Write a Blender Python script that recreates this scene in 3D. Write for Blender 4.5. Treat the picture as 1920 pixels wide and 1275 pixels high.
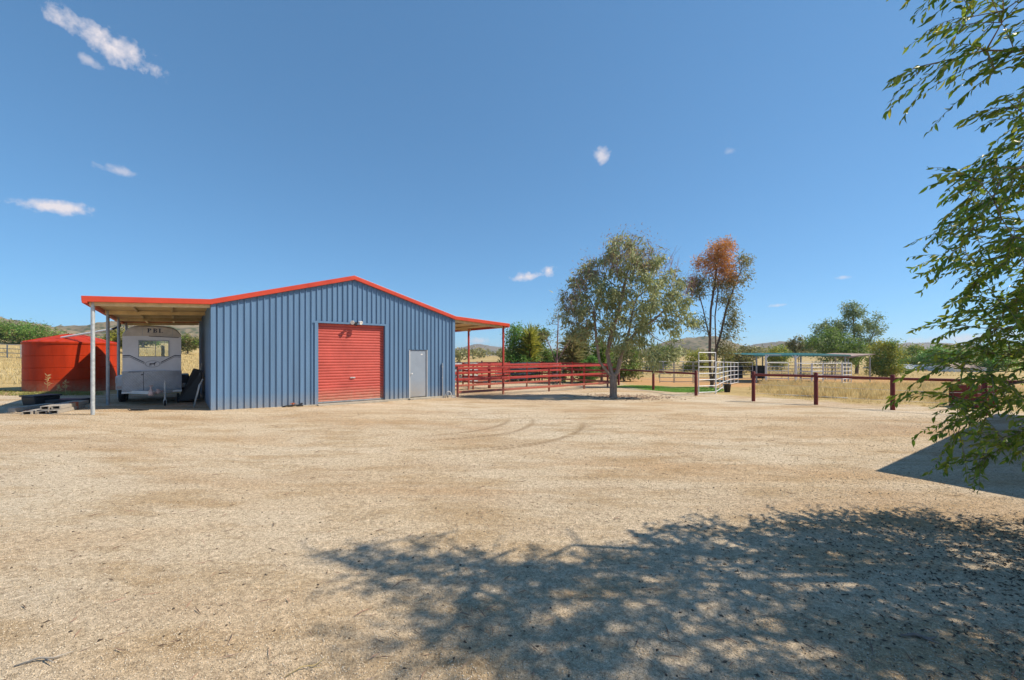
import bpy, math, random
import numpy as np
from mathutils import Vector, Matrix
R = math.radians
for o in list(bpy.data.objects): bpy.data.objects.remove(o)
sc = bpy.context.scene
col = sc.collection
rng = np.random.default_rng(7)
random.seed(7)

# ------------------------------------------------------------------ camera
EYE, F, HOR = 1.8, 780.0, 667.0
cam = bpy.data.cameras.new('camera'); co = bpy.data.objects.new('camera', cam); col.objects.link(co)
co.location = (0, 0, EYE); co.rotation_euler = (R(90), 0, 0)
cam.sensor_width = 36; cam.lens = 36 * F / 1920; cam.shift_y = (HOR - 637.5) / 1920
cam.clip_start = .05; cam.clip_end = 9000
sc.camera = co

# ------------------------------------------------------------------ light
SUN_EL, SUN_AZ = 47.0, 1.0          # azimuth: degrees from +X towards +Y
sd = Vector((math.cos(R(SUN_EL)) * math.cos(R(SUN_AZ)), math.cos(R(SUN_EL)) * math.sin(R(SUN_AZ)), math.sin(R(SUN_EL))))
sl = bpy.data.lights.new('sun', 'SUN'); sl.energy = 4.9; sl.angle = R(.5); sl.color = (1, .89, .73)
so = bpy.data.objects.new('sun', sl); col.objects.link(so); so.rotation_euler = sd.to_track_quat('Z', 'Y').to_euler()
world = bpy.data.worlds.new('World'); sc.world = world; world.use_nodes = True
wn = world.node_tree; wn.nodes.clear()
def N(nt, t, **kw):
    n = nt.nodes.new(t)
    for k, v in kw.items(): setattr(n, k, v)
    return n
wo = N(wn, 'ShaderNodeOutputWorld'); wb = N(wn, 'ShaderNodeBackground'); sky = N(wn, 'ShaderNodeTexSky')
sky.sky_type = 'NISHITA'; sky.sun_disc = False; sky.sun_elevation = R(SUN_EL); sky.sun_rotation = R(90 - SUN_AZ)
sky.altitude = 0; sky.air_density = .7; sky.dust_density = .05; sky.ozone_density = 6
wb.inputs[1].default_value = .15
wn.links.new(wb.outputs[0], wo.inputs[0])
def wmath(op, a, b=None, c=None, clamp=False):
    n = N(wn, 'ShaderNodeMath', operation=op, use_clamp=clamp)
    for i, v in enumerate((a, b, c)):
        if v is None: continue
        if isinstance(v, (int, float)): n.inputs[i].default_value = v
        else: wn.links.new(v, n.inputs[i])
    return n.outputs[0]
tc = N(wn, 'ShaderNodeTexCoord')
def wnoise(scale, detail, rough=.6):
    n = N(wn, 'ShaderNodeTexNoise'); n.inputs['Scale'].default_value = scale; n.inputs['Detail'].default_value = detail
    n.inputs['Roughness'].default_value = rough; wn.links.new(tc.outputs['Generated'], n.inputs['Vector']); return n.outputs[0]
nz1, nz2 = wnoise(22, 8, .62), wnoise(75, 5, .6)
nz = wmath('ADD', wmath('MULTIPLY', wmath('SUBTRACT', nz1, .5), 2.6), wmath('MULTIPLY', wmath('SUBTRACT', nz2, .5), 1.4))
def wdot(v):
    n = N(wn, 'ShaderNodeVectorMath', operation='DOT_PRODUCT'); wn.links.new(tc.outputs['Generated'], n.inputs[0]); n.inputs[1].default_value = v
    return n.outputs['Value']
# small fair weather clouds: direction given as the photograph's pixel, half sizes in pixels, tilt, density
clouds = [(205, 86, 92, 36, -16, .95), (165, 112, 26, 13, -12, .5), (220, 319, 38, 11, -5, .5), (98, 387, 84, 15, 6, .95), (1128, 292, 18, 16, 35, .75), (993, 518, 34, 8, 8, .85), (1028, 507, 15, 11, 0, .9),
          (1458, 573, 18, 4, 4, .6), (1580, 520, 13, 4, 0, .45), (895, 638, 24, 7, 0, .6), (1828, 634, 90, 12, 2, .7), (1370, 283, 12, 6, 0, .25)]
def px_dir(x, y): return math.degrees(math.atan2(x - 960, F)), math.degrees(math.atan2(HOR - y, math.hypot(F, x - 960)))
def px_ang(x, y, d): return math.degrees(d / F * (F / math.sqrt(F * F + (x - 960) ** 2 + (y - HOR) ** 2)) ** 1.5)
clouds = [(*px_dir(x, y), px_ang(x, y, hw), px_ang(x, y, hh), t, dn) for x, y, hw, hh, t, dn in clouds]
clouds += [(-80, 20, 5, 1, 6, .8), (95, 30, 5, 1.3, 10, .7), (150, 22, 6, 1.2, -8, .8), (-140, 16, 6, 1.1, 5, .8), (190, 40, 5, 1.5, 14, .7)]
mask = None
for az, el, hw, hh, tilt, dn in clouds:
    a, e, t = R(az), R(el), R(tilt)
    c = Vector((math.sin(a) * math.cos(e), math.cos(a) * math.cos(e), math.sin(e)))
    rt = Vector((math.cos(a), -math.sin(a), 0)); up = rt.cross(c)
    e1 = rt * math.cos(t) + up * math.sin(t); e2 = -rt * math.sin(t) + up * math.cos(t)
    x = wmath('MULTIPLY', wdot(e1), 1 / math.radians(hw)); y = wmath('MULTIPLY', wdot(e2), 1 / math.radians(hh))
    r2 = wmath('SQRT', wmath('ADD', wmath('MULTIPLY', x, x), wmath('MULTIPLY', y, y)))
    m = wmath('SUBTRACT', wmath('ADD', wmath('MULTIPLY', nz, 1.05), 1.05), r2)
    m = wmath('MULTIPLY', wmath('MULTIPLY', m, 1.0, clamp=True), wmath('GREATER_THAN', wdot(c), .5))
    m = wmath('MULTIPLY', m, dn)
    mask = m if mask is None else wmath('MAXIMUM', mask, m)
mx = N(wn, 'ShaderNodeMix', data_type='RGBA'); wn.links.new(mask, mx.inputs[0]); 
gam = N(wn, 'ShaderNodeGamma'); gam.inputs[1].default_value = .62; wn.links.new(sky.outputs[0], gam.inputs[0])
tnt = N(wn, 'ShaderNodeMix', data_type='RGBA', blend_type='MULTIPLY'); tnt.inputs[0].default_value = 1; wn.links.new(gam.outputs[0], tnt.inputs[6]); tnt.inputs[7].default_value = (.73, 1.19, 1.45, 1)
wn.links.new(tnt.outputs[2], mx.inputs[6])
mx.inputs[7].default_value = (4.3, 4.0, 4.15, 1)
wn.links.new(mx.outputs[2], wb.inputs[0])
vs = sc.view_settings; vs.view_transform = 'Standard'; vs.look = 'None'; vs.exposure = .43; vs.gamma = 1; vs.use_curve_mapping = False
sc.cycles.max_bounces = 6; sc.cycles.transparent_max_bounces = 8; sc.cycles.use_denoising = True

# ------------------------------------------------------------------ helpers
def tag(o, label=None, cat=None, group=None, kind=None):
    if label: o['label'] = label
    if cat: o['category'] = cat
    if group: o['group'] = group
    if kind: o['kind'] = kind
    return o
def empty(name, loc, rz=0, label=None, cat=None, group=None):
    o = bpy.data.objects.new(name, None); col.objects.link(o); o.location = loc; o.rotation_euler = (0, 0, rz)
    o.empty_display_size = .2
    return tag(o, label, cat, group)
def link_mesh(name, me, parent=None, loc=None):
    o = bpy.data.objects.new(name, me); col.objects.link(o)
    if parent: o.parent = parent
    if loc: o.location = loc
    return o
def np_mesh(name, V, Fc, k, mat, smooth=False):
    """V (n,3) array, Fc (m,k) index array"""
    me = bpy.data.meshes.new(name); V = np.asarray(V, dtype=np.float32); Fc = np.asarray(Fc, dtype=np.int32)
    me.vertices.add(len(V)); me.vertices.foreach_set('co', V.ravel())
    me.loops.add(Fc.size); me.loops.foreach_set('vertex_index', Fc.ravel())
    me.polygons.add(len(Fc)); me.polygons.foreach_set('loop_start', np.arange(0, Fc.size, k, dtype=np.int32))
    if smooth: me.polygons.foreach_set('use_smooth', np.ones(len(Fc), dtype=bool))
    me.update(calc_edges=True); me.validate()
    me.materials.append(mat)
    return me
class MB:
    def __init__(s): s.v, s.f = [], []
    def add(s, vs, fs):
        b = len(s.v); s.v += [tuple(p) for p in vs]; s.f += [tuple(b + i for i in f) for f in fs]; return s
    def box(s, c, d, rz=0, M=None):
        hx, hy, hz = d[0] / 2, d[1] / 2, d[2] / 2; bv = min(hx, hy, hz) * .12
        pts = [Vector((sx * hx, sy * hy, sz * hz)) for sx in (-1, 1) for sy in (-1, 1) for sz in (-1, 1)]
        m = M if M is not None else Matrix.Rotation(rz, 3, 'Z')
        pts = [m @ p + Vector(c) for p in pts]
        return s.add(pts, [(0, 1, 3, 2), (4, 6, 7, 5), (0, 4, 5, 1), (2, 3, 7, 6), (0, 2, 6, 4), (1, 5, 7, 3)])
    def beam(s, a, b, w, h, up=(0, 0, 1)):
        a, b = Vector(a), Vector(b); d = (b - a).normalized(); up = Vector(up)
        if abs(d.dot(up)) > .98: up = Vector((1, 0, 0))
        r = d.cross(up).normalized(); u = r.cross(d)
        pts = [p + r * (sx * w / 2) + u * (sz * h / 2) for p in (a, b) for sx, sz in ((-1, -1), (1, -1), (1, 1), (-1, 1))]
        return s.add(pts, [(3, 2, 1, 0), (4, 5, 6, 7), (0, 1, 5, 4), (1, 2, 6, 5), (2, 3, 7, 6), (3, 0, 4, 7)])
    def tube(s, pts, r, n=8, caps=True):
        pts = [Vector(p) for p in pts]; rs = r if isinstance(r, (list, tuple)) else [r] * len(pts)
        b = len(s.v)
        for i, p in enumerate(pts):
            d = (pts[min(i + 1, len(pts) - 1)] - pts[max(i - 1, 0)]).normalized()
            ref = Vector((.31, .11, .94)) if abs(d.z) < .9 else Vector((.9, .4, .1))
            x = d.cross(ref).normalized(); y = d.cross(x)
            for k in range(n):
                a = 2 * math.pi * k / n; s.v.append(tuple(p + (x * math.cos(a) + y * math.sin(a)) * rs[i]))
        for i in range(len(pts) - 1):
            for k in range(n):
                s.f.append((b + i * n + k, b + i * n + (k + 1) % n, b + (i + 1) * n + (k + 1) % n, b + (i + 1) * n + k))
        if caps:
            s.f.append(tuple(b + k for k in range(n))[::-1]); s.f.append(tuple(b + (len(pts) - 1) * n + k for k in range(n)))
        return s
    def lathe(s, prof, n=32, c=(0, 0, 0), axis='Z'):
        b = len(s.v)
        for r, z in prof:
            for k in range(n):
                a = 2 * math.pi * k / n
                p = (r * math.cos(a), r * math.sin(a), z)
                if axis == 'X': p = (p[2], p[0], p[1])
                s.v.append((p[0] + c[0], p[1] + c[1], p[2] + c[2]))
        for i in range(len(prof) - 1):
            for k in range(n):
                s.f.append((b + i * n + k, b + i * n + (k + 1) % n, b + (i + 1) * n + (k + 1) % n, b + (i + 1) * n + k))
        return s
    def prism(s, poly, y0, y1):
        """polygon of (x,z) extruded along y"""
        n = len(poly); vs = [(x, y0, z) for x, z in poly] + [(x, y1, z) for x, z in poly]
        return s.add(vs, [tuple(range(n)), tuple(range(2 * n - 1, n - 1, -1))] + [(i, i + n, (i + 1) % n + n, (i + 1) % n) for i in range(n)])
    def mesh(s, name, mat, smooth=False, bevel=0):
        me = bpy.data.meshes.new(name); me.from_pydata(s.v, [], s.f); me.update()
        if smooth:
            me.polygons.foreach_set('use_smooth', [True] * len(me.polygons))
        me.materials.append(mat); return me
    def build(s, name, mat, parent=None, smooth=False, bevel=0, auto=None):
        o = link_mesh(name, s.mesh(name, mat, smooth), parent)
        if bevel:
            m = o.modifiers.new('bevel', 'BEVEL'); m.width = bevel; m.segments = 2; m.limit_method = 'ANGLE'
        if auto:
            o.data.polygons.foreach_set('use_smooth', [True] * len(o.data.polygons))
            o.data.set_sharp_from_angle(angle=R(auto))
        return o

# ------------------------------------------------------------------ materials
def nlink(nt, a, b): nt.links.new(a, b)
def mat(name, c, rough=.6, metal=0, var=.12, scale=3.0, c2=None, bump=0, bscale=40, dirt=None, spec=.4, island=None, trans=0, streak=None):
    m = bpy.data.materials.new(name); m.use_nodes = True; nt = m.node_tree; b = nt.nodes['Principled BSDF']
    b.inputs['Roughness'].default_value = rough; b.inputs['Metallic'].default_value = metal; b.inputs['Specular IOR Level'].default_value = spec
    t = N(nt, 'ShaderNodeTexCoord'); mp = N(nt, 'ShaderNodeMapping'); nlink(nt, t.outputs['Object'], mp.inputs[0])
    if streak: mp.inputs['Scale'].default_value = streak
    nz = N(nt, 'ShaderNodeTexNoise'); nz.inputs['Scale'].default_value = scale; nz.inputs['Detail'].default_value = 7; nz.inputs['Roughness'].default_value = .65
    nlink(nt, mp.outputs[0], nz.inputs['Vector'])
    cr = N(nt, 'ShaderNodeValToRGB'); nlink(nt, nz.outputs[0], cr.inputs[0])
    d = c2 or tuple(x * (1 - var * 2) for x in c); l = c if c2 else tuple(min(1, x * (1 + var)) for x in c)
    cr.color_ramp.elements[0].position = .32; cr.color_ramp.elements[1].position = .68
    cr.color_ramp.elements[0].color = (*d, 1); cr.color_ramp.elements[1].color = (*l, 1)
    out = cr.outputs[0]
    if island:   # a second tone that differs from leaf to leaf
        g = N(nt, 'ShaderNodeNewGeometry'); r2 = N(nt, 'ShaderNodeValToRGB'); nlink(nt, g.outputs['Random Per Island'], r2.inputs[0])
        el = r2.color_ramp.elements; el[0].color = (*island[0], 1); el[1].color = (*island[-1], 1); el[1].position = 1
        for i, cc in enumerate(island[1:-1]): e = el.new((i + 1) / (len(island) - 1)); e.color = (*cc, 1)
        mxn = N(nt, 'ShaderNodeMix', data_type='RGBA'); mxn.inputs[0].default_value = .7
        nlink(nt, out, mxn.inputs[6]); nlink(nt, r2.outputs[0], mxn.inputs[7]); out = mxn.outputs[2]
    if dirt:     # dusty splash rising from the ground (local z), broken by noise
        sp = N(nt, 'ShaderNodeSeparateXYZ'); nlink(nt, t.outputs['Object'], sp.inputs[0])
        mr = N(nt, 'ShaderNodeMapRange'); mr.inputs['From Min'].default_value = dirt[1]; mr.inputs['From Max'].default_value = dirt[0]
        nlink(nt, sp.outputs['Z'], mr.inputs[0])
        n3 = N(nt, 'ShaderNodeTexNoise'); n3.inputs['Scale'].default_value = 9; n3.inputs['Detail'].default_value = 6; nlink(nt, t.outputs['Object'], n3.inputs['Vector'])
        mu = N(nt, 'ShaderNodeMath', operation='MULTIPLY', use_clamp=True); nlink(nt, mr.outputs[0], mu.inputs[0]); nlink(nt, n3.outputs[0], mu.inputs[1])
        mxn = N(nt, 'ShaderNodeMix', data_type='RGBA'); nlink(nt, mu.outputs[0], mxn.inputs[0]); nlink(nt, out, mxn.inputs[6]); mxn.inputs[7].default_value = (.40, .31, .20, 1)
        out = mxn.outputs[2]
    nlink(nt, out, b.inputs['Base Color'])
    rr = N(nt, 'ShaderNodeMapRange'); nlink(nt, nz.outputs[0], rr.inputs[0]); rr.inputs['To Min'].default_value = max(.02, rough - .12); rr.inputs['To Max'].default_value = min(1, rough + .12)
    nlink(nt, rr.outputs[0], b.inputs['Roughness'])
    if bump:
        bn = N(nt, 'ShaderNodeTexNoise'); bn.inputs['Scale'].default_value = bscale; bn.inputs['Detail'].default_value = 5; nlink(nt, mp.outputs[0], bn.inputs['Vector'])
        bp = N(nt, 'ShaderNodeBump'); bp.inputs['Strength'].default_value = bump; bp.inputs['Distance'].default_value = .02; nlink(nt, bn.outputs[0], bp.inputs['Height']); nlink(nt, bp.outputs[0], b.inputs['Normal'])
    if trans:
        tr = N(nt, 'ShaderNodeBsdfTranslucent'); nlink(nt, out, tr.inputs[0]); ms = N(nt, 'ShaderNodeMixShader'); ms.inputs[0].default_value = trans
        nlink(nt, b.outputs[0], ms.inputs[1]); nlink(nt, tr.outputs[0], ms.inputs[2]); nlink(nt, ms.outputs[0], nt.nodes['Material Output'].inputs[0])
    return m
M = {}
M['blue'] = mat('blue_steel', (.125, .225, .365), .40, 0, .08, .7, dirt=(-.25, .5), spec=.5, streak=(6, 6, .35), bump=.12, bscale=1.2)
M['red'] = mat('red_trim', (.56, .055, .02), .42, 0, .08, 1.5, spec=.5)
M['roller'] = mat('roller_red', (.51, .085, .065), .48, 0, .12, .9, dirt=(-.05, .6))
M['redpipe'] = mat('red_rail', (.44, .036, .028), .5, 0, .2, 4, c2=(.33, .045, .036), dirt=(-.2, .5))
M['maroon'] = mat('maroon_timber', (.185, .026, .020), .6, 0, .2, 6, bump=.2, streak=(8, 8, 1))
M['navy'] = mat('navy_rail', (.025, .04, .07), .5, 0, .2, 5)
M['tank'] = mat('tank_poly', (.44, .034, .006), .5, 0, .14, 1.3, dirt=(-.1, .6), spec=.15, streak=(3, 3, .5))
M['silver'] = mat('bright_galvanised', (.70, .71, .73), .45, .1, .12, 9)
M['galv'] = mat('galvanised', (.50, .53, .54), .45, .3, .14, 9)
M['galvd'] = mat('dull_or_shaded_galvanised', (.34, .36, .38), .5, .4, .15, 7)
M['cream'] = mat('cream_underside', (.74, .55, .27), .5, 0, .08, 2)
M['purlin'] = mat('purlin_steel', (.68, .52, .27), .45, .2, .12, 5)
M['door'] = mat('grey_blue_door', (.27, .32, .39), .45, 0, .06, 1.5, dirt=(-.1, .8))
M['white'] = mat('white_paint', (.72, .71, .69), .4, 0, .06, 3)
M['whitepvc'] = mat('white_pipe', (.78, .77, .74), .4, 0, .05, 3)
M['float'] = mat('float_white', (.60, .62, .67), .35, 0, .08, 1.2, dirt=(.3, 1.2), spec=.5)
M['visor'] = mat('float_visor', (.46, .43, .39), .5, 0, .14, 3)
M['stripe'] = mat('navy_stripe', (.012, .018, .05), .4, 0, .05)
M['ring'] = mat('emblem_grey', (.30, .33, .38), .4, 0, .05)
M['black'] = mat('black_rubber', (.018, .018, .02), .75, 0, .2, 6)
M['blackpl'] = mat('black_plastic', (.022, .024, .03), .5, 0, .2, 5)
M['concrete'] = mat('concrete', (.42, .38, .31), .85, 0, .15, 4, bump=.3, bscale=60)
M['timber'] = mat('weathered_timber', (.40, .36, .31), .8, 0, .22, 5, bump=.4, streak=(1, 12, 12))
M['brick'] = mat('red_brick', (.40, .13, .07), .85, 0, .2, 8, bump=.4)
M['glass'] = None
M['rust'] = mat('rusty_sheet', (.45, .38, .33), .6, .2, .2, 4, c2=(.30, .17, .11))
M['greenroof'] = mat('green_sheet', (.08, .26, .23), .5, 0, .1, 3)
M['palesheet'] = mat('pale_sheet', (.40, .44, .52), .5, .1, .1, 1.5)
M['houseroof'] = mat('house_roof', (.25, .26, .28), .55, 0, .08, 2)
M['housewall'] = mat('house_wall', (.62, .57, .48), .8, 0, .06, 2)
M['pale_pink'] = mat('coupling_paint', (.62, .46, .42), .5, .1, .2, 20)
M['hose'] = mat('hose_grey', (.5, .5, .5), .5)
M['bark'] = mat('gum_bark', (.36, .29, .23), .85, 0, .3, 6, c2=(.20, .13, .095), bump=.5, bscale=25, streak=(3, 3, .8))
M['bark2'] = mat('red_brown_bark', (.20, .13, .10), .85, 0, .3, 6, c2=(.10, .065, .05), bump=.5, bscale=25)
M['twig'] = mat('twig_bark', (.26, .20, .17), .85, 0, .2, 6)
M['twigp'] = mat('purple_twig', (.30, .17, .16), .85, 0, .2, 6)
M['euc'] = mat('gum_leaf', (0.343, 0.394, 0.185), .5, 0, .2, .6, island=((0.185, 0.25, 0.0921), (0.394, 0.42, 0.198), (0.525, 0.525, 0.263), (0.263, 0.302, 0.131)), trans=.38)
M['eucy'] = mat('gum_leaf_flushed', (0.389, 0.244, 0.162), .5, 0, .2, .6, island=((0.324, 0.179, 0.13), (0.438, 0.292, 0.211), (0.276, 0.227, 0.113)), trans=.38)
M['dry'] = mat('dry_leaf', (0.682, 0.308, 0.088), .6, 0, .2, .8, island=((0.506, 0.198, 0.055), (0.814, 0.396, 0.11), (0.66, 0.33, 0.11), (0.55, 0.396, 0.143)), trans=.35)
M['shrub'] = mat('shrub_leaf', (0.151, 0.263, 0.0504), .5, 0, .25, .8, island=((0.0706, 0.142, 0.0302), (0.202, 0.322, 0.0605), (0.302, 0.384, 0.0806)), trans=.38)
M['shruby'] = mat('yellow_shrub_leaf', (0.375, 0.375, 0.0562), .5, 0, .25, .8, island=((0.225, 0.263, 0.0375), (0.488, 0.45, 0.0656), (0.338, 0.356, 0.075)), trans=.38)
M['olive'] = mat('olive_leaf', (0.225, 0.236, 0.09), .5, 0, .25, .8, island=((0.135, 0.146, 0.0562), (0.315, 0.315, 0.113), (0.382, 0.293, 0.135)), trans=.38)
M['bright'] = mat('bright_leaf', (0.15, 0.356, 0.0656), .45, 0, .25, .8, island=((0.0938, 0.263, 0.0375), (0.206, 0.431, 0.075), (0.15, 0.319, 0.0938)), trans=.38)
M['feather'] = mat('feathery_leaf', (0.216, 0.302, 0.151), .5, 0, .25, .6, island=((0.13, 0.216, 0.0864), (0.281, 0.367, 0.173), (0.324, 0.367, 0.13)), trans=.38)
M['fig'] = mat('fig_leaf', (.14, .25, .03), .42, 0, .2, 1.2, island=((.06, .13, .016), (.15, .26, .03), (.28, .36, .035), (.09, .16, .02), (.40, .40, .045), (.17, .27, .035)), trans=.42, spec=.35)
M['figbark'] = mat('fig_bark', (.25, .19, .13), .8, 0, .2, 6, bump=.4)
M['straw'] = mat('dry_grass', (0.582, 0.448, 0.224), .75, 0, .2, .25, island=((0.515, 0.381, 0.168), (0.739, 0.582, 0.291), (0.627, 0.504, 0.213), (0.829, 0.694, 0.403)), trans=.38)
M['lawn'] = mat('lawn_grass', (0.172, 0.414, 0.0517), .6, 0, .2, .6, island=((0.121, 0.31, 0.0345), (0.224, 0.483, 0.069)), trans=.2)
M['weed'] = mat('weed_grass', (.22, .25, .06), .6, 0, .2, .6, island=((.16, .20, .04), (.28, .28, .08), (.36, .31, .12)), trans=.2)
M['stone'] = mat('gravel_stone', (.48, .39, .27), .85, 0, .2, 5, island=((.22, .18, .13), (.50, .40, .28), (.66, .58, .46), (.40, .31, .21), (.56, .46, .34)))
M['dark_bits'] = mat('dark_litter', (.09, .07, .05), .85, 0, .2, 5, island=((.035, .03, .028), (.11, .08, .055), (.06, .045, .035), (.20, .14, .08)))
M['mulch'] = mat('mulch', (.25, .15, .10), .9, 0, .2, 5, island=((.14, .09, .065), (.33, .20, .14), (.44, .34, .26)))
M['wire'] = mat('fence_wire', (.62, .62, .62), .4, .5, .1)
g_ = bpy.data.materials.new('window_glass'); g_.use_nodes = True; nt = g_.node_tree
gb = nt.nodes['Principled BSDF']; gb.inputs['Base Color'].default_value = (.75, .8, .8, 1); gb.inputs['Roughness'].default_value = .03
gt = N(nt, 'ShaderNodeBsdfTransparent'); gt.inputs[0].default_value = (.86, .9, .9, 1); gs = N(nt, 'ShaderNodeBsdfGlossy'); gs.inputs['Roughness'].default_value = .04
fr = N(nt, 'ShaderNodeFresnel'); fr.inputs[0].default_value = 1.5; gm = N(nt, 'ShaderNodeMixShader')
nlink(nt, fr.outputs[0], gm.inputs[0]); nlink(nt, gt.outputs[0], gm.inputs[1]); nlink(nt, gs.outputs[0], gm.inputs[2]); nlink(nt, gm.outputs[0], nt.nodes['Material Output'].inputs[0])
M['glass'] = g_
# checker plate: fine raised pattern
M['checker'] = mat('checker_plate', (.40, .42, .46), .38, .35, .12, 3)
nt = M['checker'].node_tree; t_ = N(nt, 'ShaderNodeTexCoord'); ck = N(nt, 'ShaderNodeTexBrick'); ck.inputs['Scale'].default_value = 1; ck.offset = .5
mp_ = N(nt, 'ShaderNodeMapping'); mp_.inputs['Rotation'].default_value = (R(90), 0, 0)
ck.inputs['Brick Width'].default_value = .075; ck.inputs['Row Height'].default_value = .05; ck.inputs['Mortar Size'].default_value = .012; ck.inputs['Mortar Smooth'].default_value = .4
nlink(nt, t_.outputs['Object'], mp_.inputs[0]); nlink(nt, mp_.outputs[0], ck.inputs['Vector'])
bp_ = N(nt, 'ShaderNodeBump'); bp_.inputs['Strength'].default_value = .9; bp_.inputs['Distance'].default_value = .02; nlink(nt, ck.outputs['Fac'], bp_.inputs['Height']); nlink(nt, bp_.outputs[0], nt.nodes['Principled BSDF'].inputs['Normal'])

# ------------------------------------------------------------------ terrain
P1 = Vector((-9.84, 13.63, 0)); U = Vector((.7804, .6253, 0)); Vv = Vector((-.6253, .7804, 0)); ANG = math.atan2(.6253, .7804)
def sm(a, b, x):
    t = np.clip((x - a) / (b - a), 0, 1); return t * t * (3 - 2 * t)
def gz(X, Y):
    X = np.asarray(X, float); Y = np.asarray(Y, float)
    s = (X - P1.x) * U.x + (Y - P1.y) * U.y
    z = np.where(s > 0, -.24 * np.tanh(.06 * s), -.30 * np.tanh(.12 * s))
    d = np.hypot(X, Y)
    lw = sm(.35, .85, -X / np.maximum(np.abs(Y), 3) * np.where(Y > 0, 1, 0))
    z = z + lw * (5.5 * sm(28, 170, d)) + (1 - lw) * (2.3 * sm(70, 280, d)) - .25 * (1 - lw) * sm(24, 45, d)
    z = z + .018 * np.sin(X * .9 + 1.3 * np.sin(Y * .5)) * np.sin(Y * .7 + .8 * np.sin(X * .37)) * sm(2, 9, d)
    return z
def gzf(x, y): return float(gz(x, y))
def W(px, Y, py=None, z=None):
    """point seen at photo pixel px at depth Y (on the ground, or at height of py)"""
    X = (px - 960) / F * Y
    if py is not None: z = EYE - (py - HOR) / F * Y
    elif z is None: z = gzf(X, Y)
    return Vector((X, Y, z))
# gravel yard outline (world xy)
yard = np.array([(-60, -60), (60, -60), (60, 4), (24, 9.5), (17.5, 15.2), (11.5, 20.8), (9.6, 22.5), (8.6, 24), (7.5, 28), (8.5, 33), (-2, 33), (-9.5, 24), (-14.5, 19.5), (-18.5, 18.2), (-24, 17.4), (-60, 17)], float)
def sdist(px, py, poly):
    px = px.ravel(); py = py.ravel(); dm = np.full(px.shape, 1e9); ins = np.zeros(px.shape, bool)
    for i in range(len(poly)):
        a, b = poly[i], poly[(i + 1) % len(poly)]
        e = b - a; wx, wy = px - a[0], py - a[1]; t = np.clip((wx * e[0] + wy * e[1]) / (e @ e), 0, 1)
        dm = np.minimum(dm, np.hypot(wx - e[0] * t, wy - e[1] * t))
        c = ((a[1] > py) != (b[1] > py)) & (px < (b[0] - a[0]) * (py - a[1]) / (b[1] - a[1] + 1e-12) + a[0]); ins ^= c
    return np.where(ins, dm, -dm)
def axis(lo, hi, c0, c1, step, grow=1.13):
    xs = list(np.arange(c0, c1, step)); s = step; x = xs[-1]
    while x < hi: s *= grow; x += s; xs.append(x)
    s = step; x = c0
    while x > lo: s *= grow; x -= s; xs.insert(0, x)
    return np.array(xs)
gx = axis(-5000, 5000, -26, 26, .34); gy = axis(-300, 5000, -1, 42, .34)
GX, GY = np.meshgrid(gx, gy); GZ = gz(GX, GY)
nx, ny = len(gx), len(gy)
idx = np.arange(nx * ny).reshape(ny, nx)
quads = np.stack([idx[:-1, :-1], idx[:-1, 1:], idx[1:, 1:], idx[1:, :-1]], -1).reshape(-1, 4)
gm_ = bpy.data.materials.new('ground'); gm_.use_nodes = True
gme = np_mesh('ground', np.stack([GX, GY, GZ], -1).reshape(-1, 3), quads, 4, gm_, True)
at = gme.attributes.new('gravel', 'FLOAT', 'POINT'); at.data.foreach_set('value', np.clip(sdist(GX, GY, yard) / 3 + .5, 0, 1).astype(np.float32))
arena = np.array([(8.5, 29), (16, 28), (40, 30), (40, 44), (8, 44)], float)
at = gme.attributes.new('arena', 'FLOAT', 'POINT'); at.data.foreach_set('value', np.clip(sdist(GX, GY, arena) / 4 + .5, 0, 1).astype(np.float32))
ground = link_mesh('ground', gme); tag(ground, 'pale sandy gravel yard running out into dry straw paddock', None, None, 'structure')

nt = gm_.node_tree; gb = nt.nodes['Principled BSDF']; gb.inputs['Roughness'].default_value = .95; gb.inputs['Specular IOR Level'].default_value = .15
tcn = N(nt, 'ShaderNodeTexCoord')
def gn(scale, detail=6, rough=.6, vec=None, dist=0):
    n = N(nt, 'ShaderNodeTexNoise'); n.inputs['Scale'].default_value = scale; n.inputs['Detail'].default_value = detail; n.inputs['Roughness'].default_value = rough; n.inputs['Distortion'].default_value = dist
    nlink(nt, vec or tcn.outputs['Object'], n.inputs['Vector']); return n.outputs[0]
def ramp(f, stops):
    r = N(nt, 'ShaderNodeValToRGB'); nlink(nt, f, r.inputs[0]); el = r.color_ramp.elements
    el[0].position, el[0].color = stops[0][0], (*stops[0][1], 1); el[1].position, el[1].color = stops[-1][0], (*stops[-1][1], 1)
    for p, c in stops[1:-1]: e = el.new(p); e.color = (*c, 1)
    return r.outputs[0]
def gmix(f, a, b, mode='MIX'):
    n = N(nt, 'ShaderNodeMix', data_type='RGBA', blend_type=mode)
    if isinstance(f, (int, float)): n.inputs[0].default_value = f
    else: nlink(nt, f, n.inputs[0])
    for i, v in ((6, a), (7, b)):
        if isinstance(v, tuple): n.inputs[i].default_value = (*v, 1)
        else: nlink(nt, v, n.inputs[i])
    return n.outputs[2]
def gmath(op, a, b=None, clamp=False):
    n = N(nt, 'ShaderNodeMath', operation=op, use_clamp=clamp)
    for i, v in enumerate((a, b)):
        if v is None: continue
        if isinstance(v, (int, float)): n.inputs[i].default_value = v
        else: nlink(nt, v, n.inputs[i])
    return n.outputs[0]
mpg = N(nt, 'ShaderNodeMapping'); mpg.inputs['Scale'].default_value = (.35, 1, 1); mpg.inputs['Rotation'].default_value = (0, 0, R(-14)); nlink(nt, tcn.outputs['Object'], mpg.inputs[0])
coarse = gn(17, 3, .6)
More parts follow.
